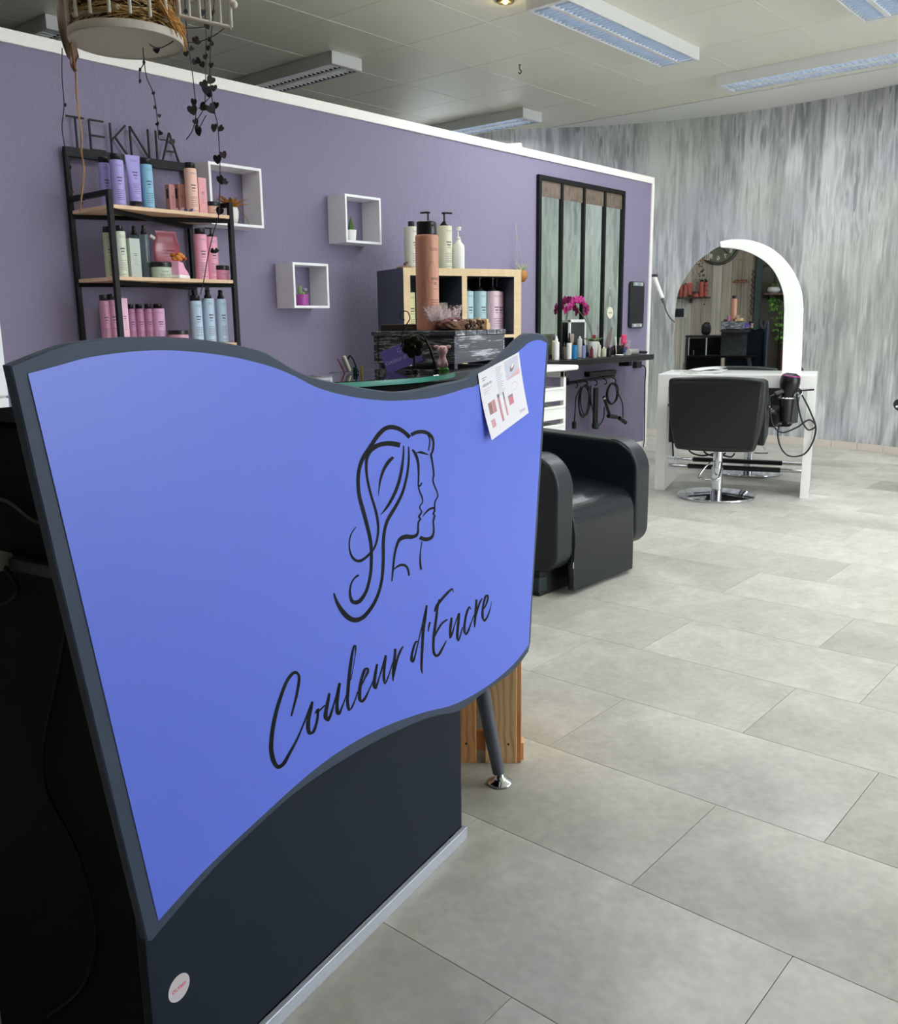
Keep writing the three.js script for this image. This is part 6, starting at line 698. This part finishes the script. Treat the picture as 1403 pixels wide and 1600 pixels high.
    part(t, 'stem', tube([[-1.9515,1.9463,-1.4357], [-1.9537,1.8309,-1.4175], [-1.9397,1.7397,-1.3971], [-1.9124,1.6689,-1.3815], [-1.8966,1.6238,-1.3795], [-1.8972,1.5670,-1.3810], [-1.8976,1.5164,-1.3793], [-1.8840,1.4554,-1.3632], [-1.8684,1.4165,-1.3473], [-1.8738,1.3722,-1.3316], [-1.8888,1.3215,-1.3237], [-1.8952,1.2623,-1.3110], [-1.8879,1.2321,-1.2947]], 0.0012, 91, 5), sm);
    part(t, 'stem', tube([[-2.0346,1.8585,-1.3533], [-2.0124,1.8587,-1.3881], [-1.9706,1.8595,-1.4170]], 0.0012, 21, 5), sm);
    part(t, 'stem', tube([[-2.0209,1.8240,-1.3555], [-1.9851,1.8268,-1.4028], [-1.9530,1.8397,-1.4268], [-1.9197,1.8572,-1.4408]], 0.0012, 28, 5), sm);
    part(t, 'stem', tube([[-1.9725,1.6709,-1.3818], [-1.9633,1.7036,-1.4144]], 0.0012, 14, 5), sm);
    part(t, 'stem', tube([[-1.9476,1.6533,-1.3850], [-1.9662,1.6289,-1.3778], [-1.9682,1.6173,-1.3656]], 0.0012, 21, 5), sm);
    const heart = (() => { const s = new THREE.Shape(); s.moveTo(0, -1); s.bezierCurveTo(0.7, -0.6, 1.15, 0.1, 0.9, 0.65); s.bezierCurveTo(0.7, 1.05, 0.15, 1, 0, 0.6); s.bezierCurveTo(-0.15, 1, -0.7, 1.05, -0.9, 0.65); s.bezierCurveTo(-1.15, 0.1, -0.7, -0.6, 0, -1); return prism(s, 0.16, 0.05, 1, 5); })(), r = rng(17);
    const spots = [
      [-2.1899,1.6772,-1.1600,0.0046],
      [-2.1714,1.5325,-1.1486,0.0046],
      [-2.1467,1.5046,-1.1284,0.0045],
      [-2.1500,1.4739,-1.1349,0.0046],
      [-2.1486,1.4603,-1.1632,0.0046],
      [-2.1510,1.4499,-1.1586,0.0038],
      [-2.0463,1.8398,-1.2943,0.0105],
      [-2.0285,1.8352,-1.3149,0.0091],
      [-2.0113,1.8203,-1.3131,0.0075],
      [-2.0346,1.8009,-1.3191,0.0091],
      [-2.0303,1.7645,-1.2795,0.0053],
      [-2.0596,1.7556,-1.2863,0.0046],
      [-2.0672,1.7318,-1.2887,0.0046],
      [-2.0183,1.6975,-1.2914,0.0045],
      [-2.0343,1.6705,-1.3024,0.0046],
      [-2.0189,1.6498,-1.3030,0.0046],
      [-1.9880,1.6230,-1.2763,0.0053],
      [-2.0108,1.6091,-1.2961,0.0061],
      [-1.9695,1.5843,-1.3005,0.0076],
      [-2.0872,1.8457,-1.2841,0.0046],
      [-1.9906,1.8286,-1.3519,0.0091],
      [-1.9659,1.6817,-1.3657,0.0092],
      [-1.9522,1.6602,-1.3512,0.0122],
      [-1.9276,1.6296,-1.3409,0.0075],
      [-1.9398,1.6108,-1.3566,0.0107],
      [-1.9572,1.6228,-1.3640,0.0077],
      [-1.9434,1.8534,-1.4013,0.0091],
      [-1.9517,1.8814,-1.3951,0.0091],
      [-1.9401,1.8030,-1.3969,0.0068],
      [-1.9700,1.8325,-1.4236,0.0062],
      [-1.9663,1.8241,-1.4276,0.0062],
      [-1.9445,1.7677,-1.4062,0.0069],
      [-1.9700,1.7913,-1.4095,0.0077],
      [-1.9894,1.8296,-1.3988,0.0092],
      [-1.9585,1.8165,-1.3839,0.0061],
      [-1.9374,1.7685,-1.3657,0.0075],
      [-1.9599,1.7691,-1.3918,0.0076],
      [-1.9694,1.7736,-1.3772,0.0076],
      [-1.9683,1.8015,-1.3699,0.0061],
      [-1.9685,1.7874,-1.3549,0.0075],
      [-1.9922,1.8886,-1.3771,0.0061],
      [-1.9468,1.8862,-1.4206,0.0076],
      [-1.9196,1.7269,-1.3838,0.0106],
      [-1.9309,1.7170,-1.3731,0.0106],
      [-1.9350,1.7077,-1.3805,0.0122],
      [-1.9486,1.7047,-1.4006,0.0108],
      [-1.9284,1.7124,-1.3979,0.0091],
      [-1.9250,1.6651,-1.3632,0.0106],
      [-1.9104,1.6604,-1.3741,0.0121],
      [-1.9127,1.6702,-1.3890,0.0091],
      [-1.8951,1.6150,-1.3688,0.0106],
      [-1.8833,1.6133,-1.3782,0.0091],
      [-1.8965,1.5459,-1.3735,0.0114],
      [-1.8649,1.5514,-1.3676,0.0090],
      [-1.8830,1.4978,-1.3693,0.0114],
      [-1.8692,1.4921,-1.3699,0.0076],
      [-1.8878,1.4266,-1.3637,0.0099],
      [-1.8907,1.3341,-1.3387,0.0061],
      [-1.8808,1.3338,-1.3426,0.0069],
      [-1.8871,1.2472,-1.3132,0.0054],
    ];
    spots.forEach(([x, y, z, s], i) => { const o = part(t, 'leaf', heart, ms[(i * 7) % 4]); o.position.set(x, y, z); o.scale.setScalar(s); o.rotation.set((r() - 0.5) * 0.8, 0.7 + (r() - 0.5) * 1.2, (r() - 0.5) * 2); }); }
  { const t = thing('dry_leaf_strip', 'crumpled pale brown dried leaf strip hanging at the side of the birdcage', 'dried leaf', [0, 0, 0]), P = [], I = [], rows = [
      [-2.1799,1.9205,-1.1644,-2.1676,1.9238,-1.1894],
      [-2.1868,1.9066,-1.1679,-2.1578,1.9037,-1.1823],
      [-2.1735,1.8732,-1.1533,-2.1415,1.8707,-1.1721],
      [-2.1597,1.8347,-1.1455,-2.1393,1.8350,-1.1659],
      [-2.1641,1.8027,-1.1521,-2.1401,1.8023,-1.1723],
      [-2.1571,1.7773,-1.1552,-2.1373,1.7775,-1.1746],
      [-2.1365,1.7670,-1.1499,-2.1295,1.7690,-1.1666],
      [-2.1319,1.7512,-1.1505,-2.1184,1.7502,-1.1574],
      [-2.1370,1.7392,-1.1628,-2.1198,1.7353,-1.1574],
    ]; rows.forEach((q, j) => { for (let i = 0; i <= 6; i++) { const u = i / 6, w = 0.006 * Math.sin(u * 7 + j * 0.9); P.push(lerp(q[0], q[3], u) + w, lerp(q[1], q[4], u), lerp(q[2], q[5], u) + w); } });
    for (let j = 0; j < rows.length - 1; j++) for (let i = 0; i < 6; i++) { const a = j * 7 + i; I.push(a, a + 7, a + 1, a + 1, a + 7, a + 8); } const g = new THREE.BufferGeometry(); g.setAttribute('position', new THREE.Float32BufferAttribute(P, 3)); g.setIndex(I); g.computeVertexNormals(); part(t, 'blade', g, mat(0x8a7568, 0.8, { side: THREE.DoubleSide }));
    part(t, 'rib', tube([[-2.1450,1.9073,-1.1638], [-2.1435,1.8419,-1.1626], [-2.1271,1.7895,-1.1550], [-2.0992,1.7348,-1.1444]], 0.003, 40, 6), mat(0x9c6f45, 0.8)); }
  { const t = thing('jute_string', 'frayed pale jute string hanging from the dried leaf strip beside the birdcage', 'string', [0, 0, 0]), m = mat(0xb98f66, 0.9);
    part(t, 'strand', tube([[-2.1187,1.7471,-1.1557], [-2.1216,1.6994,-1.1555], [-2.1096,1.6545,-1.1462], [-2.0809,1.5933,-1.1345], [-2.0728,1.5568,-1.1282], [-2.0783,1.5158,-1.1300], [-2.0832,1.4665,-1.1247], [-2.0719,1.4218,-1.1112]], 0.0011, 70, 5), m);
    part(t, 'strand', tube([[-2.1195,1.7477,-1.1578], [-2.1260,1.7000,-1.1546], [-2.1104,1.6549,-1.1483], [-2.0818,1.5937,-1.1366], [-2.0771,1.5572,-1.1273], [-2.0790,1.5161,-1.1321], [-2.0841,1.4668,-1.1268], [-2.0762,1.4221,-1.1102]], 0.0011, 70, 5), m);
    part(t, 'strand', tube([[-2.1239,1.7483,-1.1569], [-2.1268,1.7005,-1.1567], [-2.1112,1.6554,-1.1504], [-2.0861,1.5942,-1.1357], [-2.0779,1.5576,-1.1294], [-2.0799,1.5165,-1.1342], [-2.0884,1.4671,-1.1258], [-2.0769,1.4224,-1.1123]], 0.0011, 70, 5), m);
  }
}
// ---------------------------------------------------------------- things the arched mirror shows: the wall behind the camera
{
  const Z = 1.5, dark = mat(0x12171a, 0.5);
  const ct = canvasTex(512, 512, (g) => { g.fillStyle = '#6d6c5d'; g.fillRect(0, 0, 512, 512); g.fillStyle = '#e6e4d8'; g.font = 'bold 74px sans-serif'; g.textAlign = 'center'; g.textBaseline = 'middle'; for (let k = 1; k <= 12; k++) { const a = k / 12 * 6.283; g.fillText(String(k), 256 + 186 * Math.sin(a), 256 - 186 * Math.cos(a)); } });
  const c = thing('wall_clock', 'large grey-green wall clock with pale numerals, seen in the arched mirror', 'clock', [-1.145, 2.24, Z], 0); const rim = part(c, 'rim', new THREE.TorusGeometry(0.285, 0.022, 10, 60).translate(0, 0, -0.025), mat(0x4b4b41, 0.5)); part(c, 'face', new THREE.CircleGeometry(0.28, 60).rotateY(Math.PI).translate(0, 0, -0.022), mat(0xffffff, 0.6, { map: ct })); part(c, 'back', cyl(0.28, 0.28, 0.018, 0, 0, 0, 48).rotateX(-Math.PI / 2), dark); for (const [a, l] of [[0.9, 0.13], [2.4, 0.2]]) part(c, 'hand', bar([0, 0, -0.032], [l * Math.sin(a), l * Math.cos(a), -0.032], 0.006), dark);
  const sh = thing('small_wall_shelf', 'short dark wall shelf carrying coral bottles, seen in the arched mirror', 'wall shelf', [0, 0, 0]); part(sh, 'board', box2(-1.8, 1.465, Z - 0.13, -1.25, 1.485, Z, 0.002), mat(0x4a3a33, 0.6)); part(sh, 'bracket', box2(-1.53, 1.4, Z - 0.08, -1.5, 1.465, Z, 0.002), dark);
  const G = 'coral products on the shelf seen in the mirror', coral = 0xcf5f55;
  shampoo('shampoo_bottle', 'coral bottle at the far end of the shelf seen in the mirror', [-1.675, 1.485, Z - 0.06], 0.205, 0.025, coral, G, 0.5); shampoo('shampoo_bottle', 'second coral bottle with pointed black cap on the shelf seen in the mirror', [-1.61, 1.485, Z - 0.06], 0.2, 0.028, coral, G, 0.5); squeezeTube('squeeze_tube', 'coral squeeze tube on the shelf seen in the mirror', [-1.54, 1.485, Z - 0.06], 0.205, 0.07, coral, G).rotation.y = Math.PI / 2; jar('cream_jar', 'low coral jar with dark lid on the shelf seen in the mirror', [-1.455, 1.485, Z - 0.06], 0.075, 0.045, coral, G); shampoo('shampoo_bottle', 'tall coral bottle past the jar on the shelf seen in the mirror', [-1.375, 1.485, Z - 0.06], 0.245, 0.033, coral, G); shampoo('shampoo_bottle', 'slim tall coral bottle last on the shelf seen in the mirror', [-1.31, 1.485, Z - 0.05], 0.235, 0.026, coral, G);
  const tb = thing('wall_tablet', 'dark screen in a pale frame on the boarded wall, seen in the mirror', 'tablet', [-1.68, 1.26, Z]); part(tb, 'frame', bx(0.22, 0.15, 0.02, 0, 0, -0.011, 0.004), mat(0xc9cccf, 0.5)); part(tb, 'screen', bx(0.17, 0.125, 0.002, -0.012, 0, -0.022, 0.0008), mat(0x0a0d14, 0.2));
  const or = thing('hanging_swing_shelf', 'small wooden swing shelf on strings with red trinkets, seen in the mirror', 'ornament', [-0.81, 1.69, Z - 0.06]); part(or, 'board', bx(0.21, 0.018, 0.09, 0, 0, 0, 0.003), mat(0xa06a48, 0.6)); for (const s of [-1, 1]) part(or, 'string', bar([s * 0.09, 0.01, 0], [0, 0.38, 0.05], 0.002, 5), mat(0xb59a80, 0.8)); for (let k = 0; k < 6; k++) part(or, 'trinket', ball(0.013, -0.075 + k * 0.03, 0.02, 0, 1, 1.2, 1, 8), mat(k % 2 ? 0x8d3c2f : 0xb07a4a, 0.7)); part(or, 'bow', [bar([0, 0.3, -0.005], [0.05, 0.34, -0.005], 0.006), bar([0, 0.3, -0.005], [-0.05, 0.33, -0.005], 0.006)], mat(0xa08a70, 0.8));
  const ga = thing('twig_garland', 'dark twig garland hanging beside the green post, seen in the mirror', 'garland', [-0.64, 1.85, Z - 0.05]); for (let k = 0; k < 26; k++) part(ga, 'bud', ball(0.012, 0.012 * Math.sin(k * 2.1), -k * 0.025, 0.006 * Math.cos(k), 1, 1.2, 1, 6), mat(0x5a4238, 0.9)); part(ga, 'string', bar([0, 0.02, 0], [0, -0.64, 0], 0.003, 5), mat(0x4a3a30, 0.9));
  // window corner with shelf, lamp, plants
  const ws = thing('plank_shelf', 'wooden plank shelf with a white pot beside the green post, seen in the mirror', 'wall shelf', [0, 0, 0]); part(ws, 'board', box2(-0.49, 1.5, Z - 0.16, -0.05, 1.525, Z + 0.02, 0.003), mat(0x6d4636, 0.6)); part(ws, 'bracket', [box2(-0.4, 1.42, Z - 0.1, -0.385, 1.5, Z, 0.002), box2(-0.2, 1.42, Z - 0.1, -0.185, 1.5, Z, 0.002)], dark);
  const pt = thing('potted_plant', 'succulent in a round white pot on the plank shelf, seen in the mirror', 'plant', [-0.34, 1.525, Z - 0.08]); part(pt, 'pot', lathe([[0, 0], [0.05, 0], [0.085, 0.03], [0.09, 0.055], [0.07, 0.085], [0.062, 0.085], [0, 0.07]], 28), mat(0xe9e8ea, 0.3)); for (let k = 0; k < 14; k++) part(pt, 'leaf', ball(0.012, 0.05 * Math.sin(k * 2.4), 0.1 + 0.012 * (k % 3), 0.05 * Math.cos(k * 2.4), 1, 2.4, 1, 6), mat(0x5d7048, 0.8));
  const wl = thing('wall_lamp', 'dark bent-arm wall lamp above the plank shelf, seen in the mirror', 'lamp', [-0.5, 1.9, Z - 0.03]); part(wl, 'arm', tube([[0, 0, 0], [0.09, 0.02, -0.06], [0.14, -0.01, -0.09], [0.15, -0.1, -0.1], [0.15, -0.24, -0.1]], 0.009, 40, 8), dark); part(wl, 'plate', box2(-0.02, -0.04, 0, 0.02, 0.04, 0.03, 0.003), dark);
  const tp = thing('trailing_foliage_plant', 'bright green bushy plant hanging below the plank shelf, seen in the mirror', 'plant', [-0.2, 0, Z - 0.17]), r = rng(8), lg = new THREE.SphereGeometry(0.5, 6, 4).scale(0.045, 0.008, 0.06), gm = [0x5f9a3a, 0x7db84e, 0x47802f].map((q) => mat(q, 0.6)); for (let k = 0; k < 150; k++) { const y = 0.78 + r() * 0.68, w = 0.08 + 0.16 * smooth(0.7, 1.3, y), o = part(tp, 'leaf', lg, gm[k % 3]); o.position.set((r() - 0.5) * 2 * w + 0.02, y, (r() - 0.5) * 0.14); o.rotation.set(r() * 3, r() * 6, r() * 3); } part(tp, 'stem', tube([[0, 0.7, 0], [0.02, 1.0, 0], [0, 1.3, 0.02], [0.02, 1.5, 0.05]], 0.006, 20), gm[2]);
  const va = thing('floor_vase', 'tall terracotta vase with a slate rim under the plant, seen in the mirror', 'vase', [-0.1, 0, Z - 0.22]); part(va, 'body', lathe([[0, 0], [0.08, 0], [0.1, 0.3], [0.11, 0.7], [0.1, 0.82], [0, 0.82]], 28), mat(0xa85a48, 0.5)); part(va, 'rim', lathe([[0.1, 0.82], [0.09, 0.86], [0.06, 0.98], [0.05, 0.98], [0.07, 0.86], [0, 0.82]], 28), mat(0x6d7684, 0.5));
  const la = thing('plant_ladder', 'dark metal ladder stand beside the plant, seen in the mirror', 'stand', [-0.47, 0, Z - 0.12]); for (const x of [0, 0.24]) part(la, 'upright', box2(x - 0.011, 0, -0.011, x + 0.011, 1.14, 0.011, 0.001), blackMetal); for (const y of [0.25, 0.6, 1.0]) part(la, 'rung', box2(0, y, -0.01, 0.24, y + 0.02, 0.01, 0.001), mat(0x5a3a34, 0.6));
  // staff side of the desk: black cabinet, bag, clear box
  const sc = thing('staff_cabinet', 'black cabinet behind the desk, seen in the arched mirror', 'cabinet', deskPoint(-0.68, 0, -0.65), DT); part(sc, 'carcass', box2(-0.2, 0, -0.22, 0.2, 0.94, 0.2, 0.004), deskBlack); part(sc, 'top', box2(-0.21, 0.94, -0.24, 0.21, 0.965, 0.22, 0.003), dark); for (const s of [-0.196, 0.002]) { const q = part(sc, 'door', box2(s, 0.03, -0.238, s + 0.194, 0.93, -0.222, 0.002), dark); part(q, 'handle', bar([s + 0.1, 0.5, -0.25], [s + 0.1, 0.62, -0.25], 0.005), darkChrome); }
  const bg = thing('black_bag', 'black backpack with a chrome zip resting on the black cabinet, seen in the mirror', 'bag', deskPoint(-0.72, 0.966, -0.64), DT); bg.scale.setScalar(0.72); part(bg, 'body', new RoundedBoxGeometry(0.17, 0.2, 0.16, 4, 0.06).translate(0, 0.1, 0), mat(0x141619, 0.5)); part(bg, 'strap', tube([[-0.07, 0.16, -0.05], [-0.11, 0.2, -0.03], [-0.06, 0.215, 0.02], [0, 0.2, 0.05]], 0.012, 24), mat(0x101214, 0.5)); part(bg, 'zip', tube([[-0.05, 0.14, -0.082], [0, 0.17, -0.084], [0.05, 0.12, -0.083]], 0.004, 20), chrome);
  const ab = thing('acrylic_display_box', 'clear acrylic box holding spectacles on the desk worktop, seen in the mirror', 'display box', deskPoint(0.25, 0.752, -0.75), DT); const ac = mat(0xffffff, 0.03, { transmission: 1, thickness: 0, ior: 1.45 }); const fm2 = mat(0xc9d0d4, 0.2); for (const x of [-0.13, 0.13]) for (const z of [-0.1, 0.1]) part(ab, 'edge', box2(x - 0.004, 0, z - 0.004, x + 0.004, 0.2, z + 0.004, 0.001), fm2); for (const y of [0, 0.1, 0.195]) part(ab, 'shelf', box2(-0.13, y, -0.1, 0.13, y + 0.004, 0.1, 0), ac); for (let k = 0; k < 3; k++) { part(ab, 'spectacle_frame', [new THREE.TorusGeometry(0.022, 0.003, 6, 18).translate(-0.09 + k * 0.08, 0.03, -0.04), new THREE.TorusGeometry(0.022, 0.003, 6, 18).translate(-0.04 + k * 0.08, 0.03, -0.04)], mat(0xb3a58a, 0.4)); }
}
// ---------------------------------------------------------------- last small fittings
{
  const hk = thing('ceiling_hook', 'small dark hook screwed into a ceiling panel', 'hook', [-4.313, HC, -5.871]); part(hk, 'plate', cyl(0.012, 0.012, 0.004, 0, -0.004, 0, 14), darkChrome); part(hk, 'hook', tube([[0, -0.004, 0], [0, -0.03, 0], [0.015, -0.05, 0], [0, -0.062, 0], [-0.01, -0.05, 0]], 0.004, 24), mat(0x3a3a38, 0.5));
  const sd = thing('brass_spotlight', 'small round brass ceiling spotlight at the top edge beside the lit lamp', 'spotlight', [-3.56, HC, -4.7]); part(sd, 'ring', lathe([[0.03, -0.012], [0.05, -0.012], [0.055, 0], [0.03, 0]], 28), mat(0x8d8258, 0.35, { metalness: 0.7 })); part(sd, 'bulb', ball(0.018, 0, -0.01, 0, 1, 0.6, 1), mat(0xfff0b0, 0.3, { emissive: 0xffe89a, emissiveIntensity: 1.2 })); const pl = new THREE.PointLight(0xffe6a0, 0.04); pl.position.set(0, -0.03, 0); pl.castShadow = true; sd.add(pl);
  const wb = thing('white_wall_unit', 'white box-shaped unit high on the back room wall above the partition end', 'wall unit', [-5.6, 2.68, -7.5], 0.5); part(wb, 'housing', new RoundedBoxGeometry(0.22, 0.34, 0.12, 3, 0.02), white); part(wb, 'grille', bx(0.17, 0.02, 0.004, 0, -0.12, 0.061, 0.001), mat(0xcfcfcc, 0.5)); part(wb, 'bracket', box2(-0.05, -0.1, -0.26, 0.05, 0.1, -0.06, 0.002), white);
  const wc = thing('white_cabinet', 'white cabinet at the outer edge of the photo beside the lilac wall', 'cabinet', [-3.62, 0, -1.565]); part(wc, 'carcass', box2(-0.47, 0, 0.0, 0, 1.9, 0.6, 0.003), mat(0xe6e6ea, 0.4)); part(wc, 'door', box2(0.001, 0.9, 0.0, 0.02, 1.9, 0.6, 0.003), mat(0xe9e9ed, 0.35)); part(wc, 'door', box2(0.001, 0.04, 0.0, 0.02, 0.893, 0.6, 0.003), mat(0xe9e9ed, 0.35));
}
renderer.render(scene, camera);
